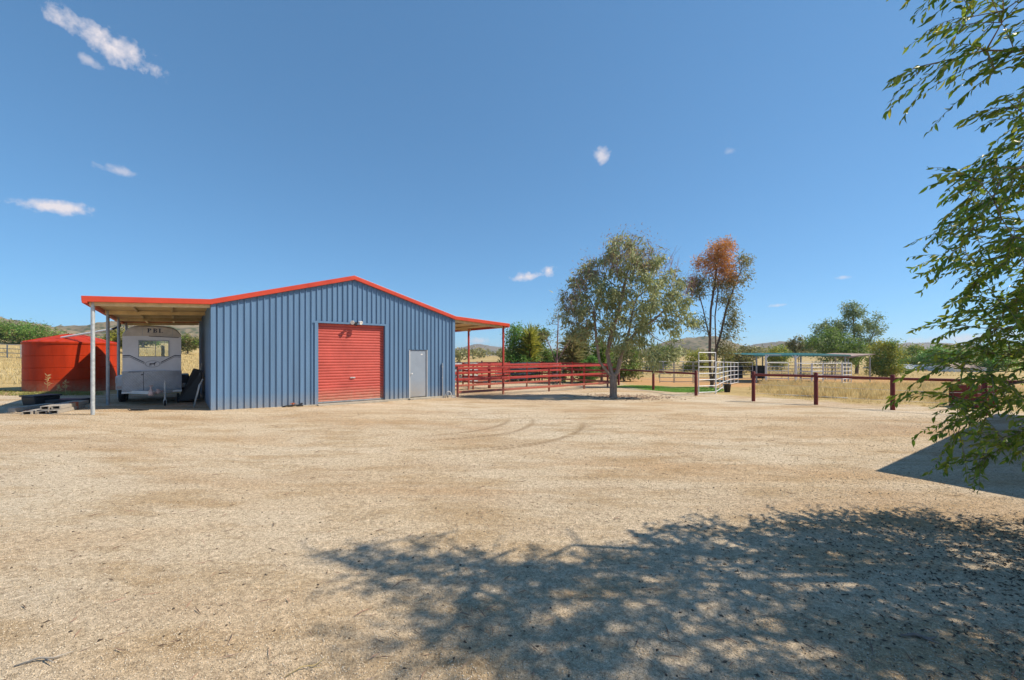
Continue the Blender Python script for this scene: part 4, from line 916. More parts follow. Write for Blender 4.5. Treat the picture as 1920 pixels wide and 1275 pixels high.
def leaf_mesh(name, P, D, L, Wd, m, r, fine=False):
    """one leaf per row: position P, direction D, length L, width Wd"""
    n = len(P); D = D / (np.linalg.norm(D, axis=1)[:, None] + 1e-9); rnd = r.normal(0, 1, (n, 3)); S = np.cross(D, rnd); S /= np.linalg.norm(S, axis=1)[:, None] + 1e-9; T = np.cross(D, S)
    L = np.broadcast_to(L, n)[:, None]; Wd = np.broadcast_to(Wd, n)[:, None]
    if not fine:
        V = np.stack([P, P + D * L * .45 + S * Wd * .5 + T * Wd * .18, P + D * L - T * L * .08, P + D * L * .45 - S * Wd * .5 + T * Wd * .18], 1).reshape(-1, 3)
        o = np.arange(n)[:, None] * 4; Fc = np.concatenate([o + [[0, 1, 2]], o + [[0, 2, 3]]])
        return np_mesh(name, V, Fc, 3, m)
    V = np.stack([P, P + D * L * .3 + S * Wd * .42 + T * Wd * .2, P + D * L * .3, P + D * L * .3 - S * Wd * .42 + T * Wd * .2,
                  P + D * L * .62 + S * Wd * .40 + T * (Wd * .2 - L * .05), P + D * L * .62 - T * L * .05, P + D * L * .62 - S * Wd * .40 + T * (Wd * .2 - L * .05), P + D * L - T * L * .16], 1).reshape(-1, 3)
    o = np.arange(n)[:, None] * 8
    Fc = np.concatenate([o + [[a, b_, c]] for a, b_, c in ((0, 1, 2), (0, 2, 3), (1, 4, 5), (1, 5, 2), (2, 5, 6), (2, 6, 3), (4, 7, 5), (5, 7, 6))])
    return np_mesh(name, V, Fc, 3, m)
def blob_pts(blobs, n, r, hollow=.35):
    w = np.array([b[1][0] * b[1][1] * b[1][2] * (b[2] if len(b) > 2 else 1) for b in blobs]); w /= w.sum(); out = []
    for b_, k in zip(blobs, r.multinomial(n, w)):
        d = r.normal(0, 1, (k, 3)); d /= np.linalg.norm(d, axis=1)[:, None]; rr_ = (hollow ** 3 + (1 - hollow ** 3) * r.random(k)) ** (1 / 3)
        out.append(np.array(b_[0]) + d * rr_[:, None] * np.array(b_[1]))
    return np.concatenate(out)
def tree(name, label, base, chains, blobs, leaves, cat='tree', n_attr=500, step=.3, infl=1.4, kill=.45, root_r=.15, tip_r=.008, bark=None, seed=1, bias=(0, 0, .1), group=None, sides=6):
    r = np.random.default_rng(seed); root = empty(name, base, 0, label, cat, group)
    attr = blob_pts(blobs, n_attr, r)
    P, par = colonize(chains, attr, step, infl, kill, bias=bias, seed=seed)
    me, rad, kids = skeleton_mesh('trunk', P, par, root_r, tip_r, bark or M['bark'], sides); link_mesh('trunk', me, root)
    hasdir = np.array([P[i] - P[par[i]] if par[i] >= 0 else (0, 0, 1) for i in range(len(P))]); hasdir /= np.linalg.norm(hasdir, axis=1)[:, None] + 1e-9
    tips = np.where(rad < tip_r * 2.6)[0]
    for lf_ in leaves:
        cand = tips[lf_['sel'](P[tips])] if 'sel' in lf_ else tips
        if not len(cand): continue
        # uneven clumps: some twigs carry far more leaves
        wts = r.random(len(cand)) ** 3 + .015; wts /= wts.sum(); k = r.choice(len(cand), lf_['n'], p=wts); c = cand[k]
        pos = P[c] + r.normal(0, lf_.get('spread', step * .55), (len(c), 3)); d = hasdir[c] * .6 + r.normal(0, .55, (len(c), 3)); d[:, 2] -= lf_.get('droop', .5)
        L = lf_['l'] * r.uniform(.6, 1.25, len(c)); lo = link_mesh(lf_.get('part', 'crown'), leaf_mesh('crown', pos, d, L, L * lf_.get('asp', .3), lf_['m'], r), root)
    return root
def pts3(seq, r, amp=.25): return [(x, r.uniform(-amp, amp) if i else 0, z) for i, (x, z) in enumerate(seq)]
rr = np.random.default_rng(3)
# main gum tree
tb = Vector((4.80, 19.75, gzf(4.8, 19.75)))
tree('gum_tree', 'broad grey green gum tree with a forked trunk in front of the red fences', tb,
     [[(0, 0, -.1), (.02, 0, .5), (.0, 0, .95)], [(0, 0, .95), (-.2, -.05, 1.1), (-.67, -.1, 1.7), (-.8, 0, 2.8), (-.9, .1, 4.3)], [(0, 0, .95), (-.12, .15, 1.5), (-.2, .3, 2.1), (-.02, .2, 3.1), (.35, .1, 4.4), (.6, 0, 5.6)],
      [(.0, 0, .95), (.22, .05, 1.2), (.36, .05, 1.8), (.55, -.1, 2.5), (1.05, -.2, 3.1), (1.9, -.3, 3.7)], [(.36, .05, 1.8), (.9, .4, 3.3), (1.2, .7, 4.6)]],
     [((1.3, 0, 5.0), (2.1, 1.7, 1.7), 1.4), ((-1.1, 0, 4.7), (1.3, 1.2, 1.9)), ((2.6, -.1, 3.9), (1.2, 1.2, 1.3), 1.2), ((.5, .1, 3.0), (1.7, 1.2, .9)), ((.8, 0, 6.7), (1.6, 1.2, 1.1), .8), ((-1.9, 0, 3.9), (.8, .8, 1.2), .5), ((2.2, -.2, 2.2), (1.0, .7, .7), .8)],
     [dict(m=M['euc'], n=12500, l=.235, asp=.30, droop=.9, spread=.14), dict(part='flushed_leaves', m=M['eucy'], n=4200, l=.12, asp=.25, droop=.1, spread=.28, sel=lambda P: (P[:, 2] > 6.0) | (P[:, 0] < -1.3))],
     n_attr=1150, step=.22, infl=1.3, kill=.34, root_r=.17, tip_r=.007, seed=11)
# fine bare purple twigs standing out of its top
gum = [o for o in col.objects if o.name.startswith('gum_tree')][0]; rt_ = np.random.default_rng(12); b = MB()
for k in range(230):
    a_ = rt_.uniform(-1, 1); x = .7 + a_ * 2.9; zt = 7.0 - .42 * (x - .9) ** 2 * .55 + rt_.normal(0, .25) - .5; y = rt_.normal(0, .6); L = rt_.uniform(.4, 1.15); d = np.array([(x - .7) * .16 + rt_.normal(0, .12), rt_.normal(0, .15), 1.]); d /= np.linalg.norm(d)
    p0 = np.array([x, y, zt - .3]); b.tube([tuple(p0), tuple(p0 + d * L * .5 + rt_.normal(0, .03, 3)), tuple(p0 + d * L)], [.008, .006, .003], 3, False)
    for q in range(3): t = rt_.uniform(.2, .8); b.tube([tuple(p0 + d * L * t), tuple(p0 + d * L * t + np.array([rt_.normal(0, .16), rt_.normal(0, .1), rt_.uniform(.1, .35)]))], [.005, .0025], 3, False)
tag(b.build('bare_twigs', M['twigp'], gum), None, None, None, 'stuff')
# tall thin gum with the brown top
tb = W(1335, 26.8)
tree('gum_tree', 'tall thin gum with rusty brown dead leaves on top', tb,
     [[(0, 0, -.1), (-.12, 0, 1.2), (-.15, 0, 2.4), (-.08, 0, 5.0), (.25, 0, 7.2), (.35, 0, 8.8)], [(0, 0, .15), (.18, -.1, 1.2), (.2, -.1, 2.4), (.12, -.15, 4.6), (.3, -.2, 6.2), (-.3, -.2, 7.8)], [(.2, -.1, 2.4), (.6, .1, 3.4), (.95, .1, 5.0), (1.5, 0, 6.7), (1.9, 0, 7.6)], [(-.15, 0, 3.0), (-.5, .1, 5.0), (-.9, .1, 6.4)]],
     [((.5, 0, 8.7), (1.0, .8, .9), 1.4), ((-.4, .1, 8.0), (.8, .6, .8), 1.0), ((.9, -.1, 7.6), (.8, .6, .7), 1.2), ((-.9, 0, 6.6), (.75, .6, .9)), ((.9, 0, 6.9), (.8, .7, .8), .6), ((1.95, 0, 7.5), (.65, .55, 1.1)), ((1.3, 0, 5.7), (.7, .6, .6), 1.3), ((1.45, 0, 4.0), (.55, .5, 1.0), 1.3), ((1.0, -.1, 2.4), (.8, .6, .45)), ((-1.0, 0, 4.0), (.5, .4, .8), .4)],
     [dict(part='dry_crown', m=M['dry'], n=5400, l=.19, asp=.28, droop=.5, spread=.2, sel=lambda P: (P[:, 2] > 6.6) & (P[:, 0] < 1.4)), dict(m=M['olive'], n=5600, l=.19, asp=.28, droop=.7, spread=.2, sel=lambda P: (P[:, 2] <= 6.9) | (P[:, 0] >= 1.2))],
     n_attr=900, step=.22, infl=1.4, kill=.36, root_r=.13, tip_r=.009, bark=M['bark2'], seed=23)
def shrub(name, label, px, Y, w, ybase_top, mats, n, l=.2, seed=1, ntr=3, group=None, cat='shrub', asp=.35, droop=.2, lobes=6, root_r=.06, trunk_h=.15, dep=None, bark=None, na=160):
    """a rounded leafy shrub: px is its middle, w its width in px, ybase_top its top in px"""
    r = np.random.default_rng(seed); b_ = W(px, Y); wd = w / F * Y; h = EYE - (ybase_top - HOR) / F * Y - b_.z
    blobs = []
    for i in range(lobes):
        a = r.uniform(-.5, .5); z = r.uniform(trunk_h + .12, .86); rr_ = r.uniform(.22, .34) * (1 - .35 * abs(z - .5))
        a *= 1 - .55 * max(0, z - .45) * 1.6
        blobs.append(((a * wd * .75, r.uniform(-.3, .3) * wd * .6, z * h), (rr_ * wd * .9, rr_ * wd * .9, min(rr_ * wd, h * .22))))
    blobs.append(((0, 0, h * .78), (wd * .24, wd * .24, h * .2))); blobs.append(((0, 0, h * (trunk_h + .25)), (wd * .38, wd * .35, h * .2)))
    ch = [[(0, 0, -.1), (0, 0, h * max(.1, trunk_h))]] + [[(0, 0, h * max(.1, trunk_h)), (r.uniform(-.2, .2) * wd, r.uniform(-.2, .2) * wd, h * .5)] for _ in range(ntr)]
    st_ = max(.16, wd / 12)
    return tree(name, label, b_, ch, blobs, [dict(m=mm, n=int(n * f * 1.9), l=l * 1.05, asp=asp, droop=droop, spread=st_ * .75) for mm, f in mats], cat=cat, n_attr=na, step=st_, infl=wd * .6, kill=st_ * 1.4, root_r=root_r, tip_r=.01, bark=bark or M['twig'], seed=seed, group=group, sides=5)
SG = 'bushes behind the red rail yards'
shrub('leafy_bush', 'rounded green bush behind the right awning post', 962, 33.5, 84, 609, [(M['shrub'], .75), (M['bright'], .25)], 5200, .20, 31, group=SG, trunk_h=.02, lobes=9)
shrub('leafy_bush', 'dark olive bush beside the rounded green bush', 1003, 35, 70, 612, [(M['shrub'], .7), (M['olive'], .3)], 3600, .22, 32, group=SG, trunk_h=.02)
shrub('leafy_bush', 'low bright green bush behind the navy rails', 1042, 32.5, 50, 656, [(M['bright'], 1)], 2200, .17, 33, group=SG, trunk_h=.02)
shrub('leafy_bush', 'brownish olive bush behind the gum trunk', 1092, 33, 80, 614, [(M['olive'], .8), (M['shrub'], .2)], 4200, .22, 34, group=SG, trunk_h=.02, lobes=9)
shrub('leafy_bush', 'small light green bush low behind the gum trunk', 1105, 31.0, 38, 668, [(M['bright'], 1)], 1500, .16, 35, group=SG, trunk_h=.02)
shrub('leafy_bush', 'dark bush right of the gum trunk', 1170, 36, 84, 640, [(M['shrub'], .6), (M['olive'], .4)], 3800, .22, 36, group=SG, trunk_h=.02)
shrub('leafy_bush', 'mid green bush in front of the brown hill', 1240, 62, 70, 645, [(M['shrub'], .7), (M['olive'], .3)], 2600, .34, 37, trunk_h=.05)
# spiky cycads / yuccas
def spiky(label, px, Y, ytop, n, m, seed, L=1.1):
    r = np.random.default_rng(seed); b_ = W(px, Y); h = EYE - (ytop - HOR) / F * Y - b_.z; root = empty('yucca', b_, 0, label, 'yucca', 'spiky yuccas behind the red rails')
    b = MB(); b.tube([(0, 0, -.1), (.05, 0, h * .5), (.02, 0, max(.2, h - L * .6))], [.12, .10, .09], 8); b.build('trunk', M['bark2'], root)
    d = r.normal(0, 1, (n, 3)); d[:, 2] = np.abs(d[:, 2]) * 1.0 - .25; z0 = r.uniform(h * .35, max(.25, h - L * .6), n)
    pos = np.stack([np.full(n, .03), np.zeros(n), z0], -1); Ls = L * r.uniform(.6, 1.1, n)
    link_mesh('crown', leaf_mesh('crown', pos, d, Ls, Ls * .085, m, r, True), root)
spiky('tall spiky yucca between the green bushes', 993, 33.6, 606, 420, M['shruby'], 41, 1.3)
spiky('shaggy yucca beside the brownish olive bush', 1072, 31.6, 622, 460, M['olive'], 42, 1.3)
spiky('dark yucca behind the fork of the gum tree', 1128, 32.4, 632, 420, M['shrub'], 43, 1.2)
# bare tree
r_ = np.random.default_rng(51); tb = W(1044, 30.2)
tree('bare_tree', 'almost leafless slender tree standing behind the red fences', tb, [[(0, 0, -.1), (0, 0, 1.6), (.05, 0, 3.0), (.12, 0, 5.2)], [(0, 0, 1.7), (-.5, .1, 2.8), (-.9, 0, 3.6)], [(0, 0, 1.7), (.6, 0, 2.6), (1.0, .1, 3.3)]],
     [((.1, 0, 4.2), (.8, .6, 1.5)), ((-.9, 0, 3.3), (.5, .5, .8)), ((.9, 0, 3.2), (.5, .5, .8))], [dict(m=M['olive'], n=420, l=.17, asp=.3, spread=.2, sel=lambda P: P[:, 0] < .2)], n_attr=170, step=.22, infl=1.2, kill=.33, root_r=.07, tip_r=.009, bark=M['twigp'], seed=51)
# right middle distance
tree('feathery_tree', 'feathery green tree behind the green roofed stalls', W(1606, 52), [[(0, 0, -.2), (.1, 0, 1.4), (.0, 0, 2.6), (-.3, 0, 4.6), (-.4, 0, 7.6)], [(.0, 0, 2.4), (-1.6, .3, 3.9), (-3.4, .2, 5.2)], [(.1, 0, 1.6), (1.2, -.2, 3.4), (2.2, 0, 5.4)], [(.1, 0, 1.4), (-1.8, -.3, 2.6), (-4.2, -.2, 3.6)]],
     [((-.5, 0, 8.0), (1.7, 1.3, 1.2), 1.2), ((-3.6, 0, 5.9), (2.0, 1.5, 1.1)), ((2.3, 0, 6.0), (1.3, 1.1, 1.6)), ((-.8, 0, 5.4), (2.2, 1.6, 1.1)), ((-4.6, 0, 3.9), (1.8, 1.4, .9)), ((1.5, 0, 3.9), (1.6, 1.2, .9)), ((-1.8, -.4, 3.4), (1.6, 1.2, .7))],
     [dict(m=M['feather'], n=9500, l=.34, asp=.26, droop=.4, spread=.26), dict(part='yellow_leaves', m=M['shruby'], n=1300, l=.3, asp=.26, droop=.4, spread=.26)], n_attr=620, step=.36, infl=2.4, kill=.6, root_r=.2, tip_r=.014, bark=M['bark2'], seed=61)
shrub('leafy_bush', 'dark bushy tree at the foot of the feathery tree', 1560, 48, 90, 612, [(M['shrub'], .8), (M['feather'], .2)], 4200, .26, 62, trunk_h=.08, lobes=9)
shrub('yellow_bush', 'yellow green bush between the stalls and the near leaves', 1662, 41, 80, 640, [(M['shruby'], .55), (M['shrub'], .45)], 4600, .22, 63, trunk_h=.04, lobes=9)
shrub('yellow_bush', 'yellow green bush seen through the tall silver gate', 1302, 60, 62, 660, [(M['shruby'], .8), (M['shrub'], .2)], 2000, .32, 64, trunk_h=.03)
shrub('yellow_bush', 'yellow bush right of the tall silver gate', 1372, 58, 56, 662, [(M['shruby'], .8), (M['olive'], .2)], 1800, .32, 65, trunk_h=.03)
shrub('leafy_bush', 'pale olive bush right of the thin gum trunk', 1395, 50, 50, 648, [(M['olive'], 1)], 1600, .3, 66, trunk_h=.1)
shrub('yellow_bush', 'yellow green bush above the green stall roof', 1458, 66, 66, 652, [(M['shruby'], .6), (M['shrub'], .4)], 2000, .34, 67, trunk_h=.05)
shrub('umbrella_tree', 'small flat topped tree above the green stall roof', 1497, 70, 52, 634, [(M['olive'], 1)], 1500, .36, 68, trunk_h=.45, cat='tree')
shrub('leafy_bush', 'green bush right of the pale blue shed', 1765, 66, 80, 652, [(M['bright'], .5), (M['shrub'], .5)], 2600, .36, 69, trunk_h=.03)
shrub('leafy_bush', 'green bush left of the pale blue shed', 1713, 74, 70, 650, [(M['shrub'], .7), (M['shruby'], .3)], 2200, .38, 70, trunk_h=.03)
shrub('leafy_bush', 'broad green bush behind the near leaves at right', 1860, 60, 110, 646, [(M['bright'], .5), (M['shrub'], .5)], 2600, .36, 71, trunk_h=.03)
# left paddock
shrub('paddock_tree', 'dense green tree on the paddock slope above the tank at left', 38, 74, 112, 608, [(M['shrub'], .6), (M['bright'], .2), (M['olive'], .2)], 6500, .40, 72, cat='tree', lobes=11, trunk_h=.15, root_r=.2)
shrub('paddock_tree', 'olive tree just behind the tank and carport posts', 222, 62, 60, 616, [(M['olive'], .6), (M['shruby'], .4)], 3200, .34, 73, cat='tree', lobes=9, trunk_h=.15, root_r=.15)
shrub('paddock_tree', 'small olive tree right of the horse float', 352, 70, 44, 630, [(M['olive'], .8), (M['shrub'], .2)], 2000, .34, 74, cat='tree', trunk_h=.2, root_r=.12)
shrub('paddock_tree', 'grey green tree behind the horse float roof', 268, 80, 50, 606, [(M['olive'], .5), (M['shrub'], .5)], 2600, .40, 75, cat='tree', trunk_h=.15, root_r=.15)
shrub('paddock_bush', 'small pale bush in the paddock under the right awning', 860, 48, 10, 662, [(M['olive'], 1)], 500, .2, 76, trunk_h=.03)
# far-off woodland band
r = np.random.default_rng(81); nT = 620; Pw, Dw = [], []
ang = r.uniform(-1.33, 1.33, nT); Yd = r.uniform(150, 330, nT)
keep = ~((ang > -1.4) & (ang < -.45) & (r.random(nT) < .55)); ang, Yd = ang[keep], Yd[keep]
for a, y in zip(ang, Yd):
    x = a * y; h = r.uniform(2.2, 5.2); w = h * r.uniform(.5, .9); k = 70
    d = r.normal(0, 1, (k, 3)); d /= np.linalg.norm(d, axis=1)[:, None]; c = np.array([x, y, gzf(x, y) + h * .52])
    Pw.append(c + d * np.array([w, w, h * .5]) * (r.random(k) ** .4)[:, None] ); Dw.append(r.normal(0, 1, (k, 3)))
Pw, Dw = np.concatenate(Pw), np.concatenate(Dw)
tag(link_mesh('far_woodland', leaf_mesh('far_woodland', Pw, Dw, r.uniform(.7, 1.5, len(Pw)), r.uniform(.4, .9, len(Pw)), M['olive'], r)), 'thin band of distant scrub trees along the paddock edge', 'trees', None, 'stuff')

# ------------------------------------------------------------------ the near tree at right
r = np.random.default_rng(101)
nb_ = Vector((7.0, 3.5, gzf(7.0, 3.5)))
nt_root = empty('fig_tree', nb_, 0, 'near tree with hanging pointed green leaves filling the right edge', 'tree')
blobs = [((-.3, -.35, 4.6), (2.5, 1.2, 2.3), .9), ((-.5, .3, 2.3), (1.9, 1.2, 1.6), 1.0), ((-2.2, -.05, 4.6), (1.0, .5, .7), .9), ((.2, -.4, 6.2), (1.8, 1.0, 1.1), .6), ((-1.6, -.6, 3.2), (1.2, .9, 1.3), .7),
         ((-1.15, .9, 1.6), (.7, .5, .8), 1.4), ((-1.0, .7, 2.6), (1.1, .7, .7), 1.2), ((-.2, -.4, 6.6), (1.8, .9, .7), .5), ((-1.45, .85, 1.9), (.8, .55, 1.0), 3.4), ((-1.45, .95, 1.3), (.6, .5, .7), 4.0), ((-2.0, 1.05, 1.75), (.5, .4, .45), 4.0), ((-1.75, 1.0, 1.15), (.5, .4, .6), 5.0), ((-1.7, .6, 3.5), (.8, .6, .9), 2.0), ((-1.8, .1, 4.9), (.8, .5, .7), 1.8),
         ((-3.1, .1, 4.4), (.55, .25, .3), 2.5), ((-2.5, .15, 5.9), (.9, .45, .5), 1.5), ((-2.75, .05, 5.0), (.5, .4, .8), 2.2), ((-2.55, .2, 3.4), (.45, .4, .9), 2.2)]
attr = blob_pts(blobs, 3300, r, .3)
gap = np.sin(2.1 * attr[:, 0] + 1.0) * np.sin(2.5 * attr[:, 1] + .6) + .8 * np.sin(2.3 * attr[:, 2] + 1.2 * attr[:, 0]) * np.cos(1.7 * attr[:, 1]); attr = attr[gap > -.38]
P, par = colonize([[(0, 0, -.1), (0, 0, .5), (.05, 0, 1.6), (-.05, .05, 3.2), (0, 0, 5.2)], [(0, 0, .6), (-.6, .3, 1.3), (-1.2, .6, 1.7)], [(.05, 0, 1.6), (-.8, .1, 2.7), (-1.5, .2, 3.5)], [(-.05, .05, 3.2), (-.9, .4, 4.2), (-1.9, .6, 4.9)]], attr, .2, 1.2, .32, bias=(-.15, .05, .12), seed=5)
me, rad, kids = skeleton_mesh('trunk', P, par, .16, .004, M['figbark'], 6); link_mesh('trunk', me, nt_root)
dirs = np.array([P[i] - P[par[i]] if par[i] >= 0 else (0, 0, 1) for i in range(len(P))]); dirs /= np.linalg.norm(dirs, axis=1)[:, None] + 1e-9
ctr = np.array([0, 0, 3.8]); tw_v, tw_f = [], []; LP, LD = [], []
tips = np.where(rad < .0105)[0]
tw = MB()
for i in tips:
    for _ in range(r.integers(3, 6)):
        d = dirs[i] * .8 + r.normal(0, .55, 3) + np.array([-.36, .06, -.02]); d /= np.linalg.norm(d); L = r.uniform(.22, .62); p = P[i].copy(); pts = [p.copy()]; nseg = 5
        for k in range(nseg):
            p = p + d * L / nseg; d = d + np.array([-.02, 0, -.10 - .05 * k]) * r.uniform(.5, 1.3); d /= np.linalg.norm(d); pts.append(p.copy())
        tw.tube([tuple(q) for q in pts], [.004, .0035, .003, .0025, .002, .0015], 3, False)
        nl = int(L * r.uniform(28, 44))
        for j in range(nl):
            t = (j + .6) / nl * nseg; a = min(int(t), nseg - 1); q = pts[a] + (pts[a + 1] - pts[a]) * (t - a); dd = (pts[a + 1] - pts[a]); dd /= np.linalg.norm(dd)
            side = np.cross(dd, (0, 0, 1)); side /= np.linalg.norm(side) + 1e-6; s = 1 if j % 2 else -1
            LP.append(q); LD.append(dd * .6 + side * s * r.uniform(.2, .9) + np.array([-.14, 0, -.38]) + r.normal(0, .3, 3))
tag(tw.build('twigs', M['figbark'], nt_root), None, None, None, 'stuff')
LP, LD = np.array(LP), np.array(LD); nl = len(LP); LL = r.uniform(.045, .105, nl)
# the 300 leaves that show largest stand alone, the rest are one mass
wp_ = LP + np.array(nb_); inview = (np.abs(wp_[:, 0] / wp_[:, 1]) < 1.2) & (wp_[:, 1] > .5); size = np.where(inview, LL / np.maximum(wp_[:, 1], .5), 0) * (1 + .6 * (wp_[:, 0] / np.maximum(wp_[:, 1], .3) < 1.12))
order = np.argsort(-size); solo = order[:300]; rest = order[300:]
lo = link_mesh('foliage', leaf_mesh('foliage', LP[rest], LD[rest], LL[rest], LL[rest] * .37, M['fig'], r, True), nt_root); tag(lo, None, None, None, 'stuff')
proto = [leaf_mesh('leaf', np.zeros((1, 3)), np.array([[1., 0, 0]]), .12, .041, mm, np.random.default_rng(q), True) for q, mm in enumerate([mat(f'fig_leaf_{q}', tuple(v * 2.3 for v in c), .45, 0, .15, 3, trans=.42, spec=.3) for q, c in enumerate(((.035, .075, .010), (.07, .13, .016), (.13, .18, .02), (.05, .10, .012), (.19, .19, .025)))])]
for i in solo:
    d = Vector(LD[i]).normalized(); s = d.cross(Vector(r.normal(0, 1, 3))).normalized(); t = d.cross(s); mm = Matrix((d, s, t)).transposed().to_4x4()
    o = bpy.data.objects.new('leaf', proto[int(r.integers(0, 5))]); col.objects.link(o); o.parent = nt_root
    o.matrix_local = Matrix.Translation(Vector(LP[i])) @ mm @ Matrix.Scale(LL[i] / .12, 4)
# brick edging and mulch under it
ed = empty('garden_edging', (nb_.x, nb_.y + .3, 0), 0, 'curved red brick edging round the mulch bed at the right edge', 'edging')
for k in range(26):
    a = R(70 + k * 9.2); x, y = 1.55 * math.cos(a), 1.25 * math.sin(a); g = gzf(nb_.x + x, nb_.y + .3 + y); b = MB(); b.box((0, 0, 0), (.11, .22, .13)); o = b.build('brick', M['brick'], ed, bevel=.008); o.location = (x, y, g + .02); o.rotation_euler = (0, 0, math.atan2(1.25 * math.cos(a), -1.55 * math.sin(a)) - R(90) + R(random.uniform(-5, 5)))
def scatter_flat(n, fx_, fy_, ok, r):
    X, Y = fx_(n), fy_(n); k = ok(X, Y); return X[k], Y[k]
def chips(name, X, Y, size, m, r, label, cat, flat=.35, lift=.0, asp=1.0):
    """small irregular solids lying on the ground"""
    n = len(X); Z = gz(X, Y) + lift; oct_ = np.array([(1, 0, 0), (0, 1, 0), (-1, 0, 0), (0, -1, 0), (0, 0, 1), (0, 0, -1)], float)
    fo = np.array([(0, 1, 4), (1, 2, 4), (2, 3, 4), (3, 0, 4), (1, 0, 5), (2, 1, 5), (3, 2, 5), (0, 3, 5)])
    V = oct_[None] * (1 + r.uniform(-.35, .35, (n, 6, 1))); s = np.broadcast_to(size, n)
    V = V * np.stack([s, s * asp, s * flat * r.uniform(.6, 1.4, n)], -1)[:, None, :]; a = r.uniform(0, 6.28, n); c, sn = np.cos(a)[:, None], np.sin(a)[:, None]
    x = V[:, :, 0] * c - V[:, :, 1] * sn; y = V[:, :, 0] * sn + V[:, :, 1] * c; V = np.stack([x + X[:, None], y + Y[:, None], V[:, :, 2] + Z[:, None] + .3 * s[:, None] * flat], -1).reshape(-1, 3)
    Fc = (np.arange(n)[:, None, None] * 6 + fo[None]).reshape(-1, 3)
    return tag(link_mesh(name, np_mesh(name, V, Fc, 3, m)), label, cat, None, 'stuff')
r = np.random.default_rng(201)
# gravel: denser close to the camera
n = 90000; d = 2.1 * np.exp(r.random(n) * 1.9); t = r.uniform(-1.3, 1.3, n); X, Y = t * d, d
chips('gravel', X, Y, r.uniform(.002, .0052, n) * (1 + .14 * d), M['stone'], r, 'fine loose gravel strewn over the yard', 'gravel', .6)
n = 1500; d = 2.1 * np.exp(r.random(n) ** .8 * 2.0); t = r.uniform(-1.3, 1.3, n)
chips('dark_pebbles', t * d, d, r.uniform(.004, .017, n), M['dark_bits'], r, 'scattered dark droppings and pebbles on the gravel', 'pebbles', .5, asp=.6)
# leaf litter below the near tree
n = 12000; X = 1.0 + 5.6 * r.random(n) ** .55; Y = r.uniform(1.9, 4.9, n); k = (r.random(n) < np.clip((X - .6) / 4.2, .05, 1) * np.clip((5.0 - Y) / 1.4, 0, 1)); X, Y = X[k], Y[k]
P_ = np.stack([X, Y, gz(X, Y) + .008], -1); D_ = r.normal(0, 1, (len(X), 3)); D_[:, 2] *= .25
tag(link_mesh('leaf_litter', leaf_mesh('leaf_litter', P_, D_, r.uniform(.015, .045, len(X)), r.uniform(.008, .018, len(X)), M['dark_bits'], r)), 'dark fallen leaves littering the gravel under the near tree', 'leaves', None, 'stuff')
n = 5000; a = r.uniform(0, 6.28, n); q = np.sqrt(r.random(n)); X, Y = nb_.x + 1.48 * q * np.cos(a), nb_.y + .3 + 1.18 * q * np.sin(a)
chips('mulch', X, Y, r.uniform(.012, .035, n), M['mulch'], r, 'brown bark mulch in the brick edged bed', 'mulch', .5, .02, .45)
# dry grass
def grass(name, X, Y, H, m, r, label, cat, wid=.012, lean=.35, kind='stuff', parent=None):
    n = len(X); Z = gz(X, Y) - .02; H = np.broadcast_to(H, n) * r.uniform(.5, 1.2, n) * (.72 + .38 * np.sin(X * 1.3 + 2 * np.sin(Y * .8)) * np.sin(Y * 1.1 + 1.5 * np.sin(X * .6))); a = r.uniform(0, 6.28, n); ln = r.normal(0, lean, (n, 2)) * H[:, None]
    w = wid * r.uniform(.7, 1.3, n); wx, wy = np.cos(a) * w, np.sin(a) * w
    V = np.stack([np.stack([X - wx, Y - wy, Z], -1), np.stack([X + wx, Y + wy, Z], -1), np.stack([X + ln[:, 0] * .4 + wx * .7, Y + ln[:, 1] * .4 + wy * .7, Z + H * .6], -1), np.stack([X + ln[:, 0] * .4 - wx * .7, Y + ln[:, 1] * .4 - wy * .7, Z + H * .6], -1), np.stack([X + ln[:, 0] * 1.1, Y + ln[:, 1] * 1.1, Z + H], -1)], 1).reshape(-1, 3)
    o = np.arange(n)[:, None] * 5; Fc = np.concatenate([o + [[0, 1, 2]], o + [[0, 2, 3]], o + [[3, 2, 4]]])
    return tag(link_mesh(name, np_mesh(name, V, Fc, 3, m)), label, cat, None, kind)
def tufty(n, x0, x1, y0, y1, r, tufts, sp_):
    cx, cy = r.uniform(x0, x1, tufts), r.uniform(y0, y1, tufts); k = r.integers(0, tufts, n); return cx[k] + r.normal(0, sp_, n), cy[k] + r.normal(0, sp_, n)
def inside(X, Y, poly): return sdist(X, Y, np.array(poly, float)) > 0
X, Y = tufty(42000, 9, 34, 14, 33, r, 480, .27)
k = inside(X, Y, [(13.2, 20.9), (15.5, 19.2), (18.2, 17.6), (21.5, 17.0), (34, 16), (34, 32.5), (19, 32.2), (14.2, 25)]); X, Y = X[k], Y[k]
grass('tall_dry_grass', X, Y, .52, M['straw'], r, 'tall dry straw grass behind the right maroon fence', 'grass', .012)
X, Y = tufty(26000, 8.5, 32, 13, 24, r, 900, .2); k = inside(X, Y, [(11.6, 21.2), (13.0, 19.0), (16.5, 16.3), (20, 13.8), (30, 13.6), (30, 20), (20, 23.5), (14, 24)]); X, Y = X[k], Y[k]
grass('short_dry_grass', X, Y, .13, M['straw'], r, 'short dead grass along the foot of the right fence', 'grass', .009, .7)
X, Y = tufty(42000, -75, -13, 22, 75, r, 1700, .55); k = inside(X, Y, [(-24.5, 20), (-75, 42), (-75, 75), (-20, 75), (-20, 27), (-21, 23)]) | inside(X, Y, [(-60, 19), (-24, 19.3), (-24, 23), (-60, 40)]); X, Y = X[k], Y[k]
grass('paddock_grass', X, Y, .45, M['straw'], r, 'dry straw paddock grass behind the tank and carport', 'grass', .02)
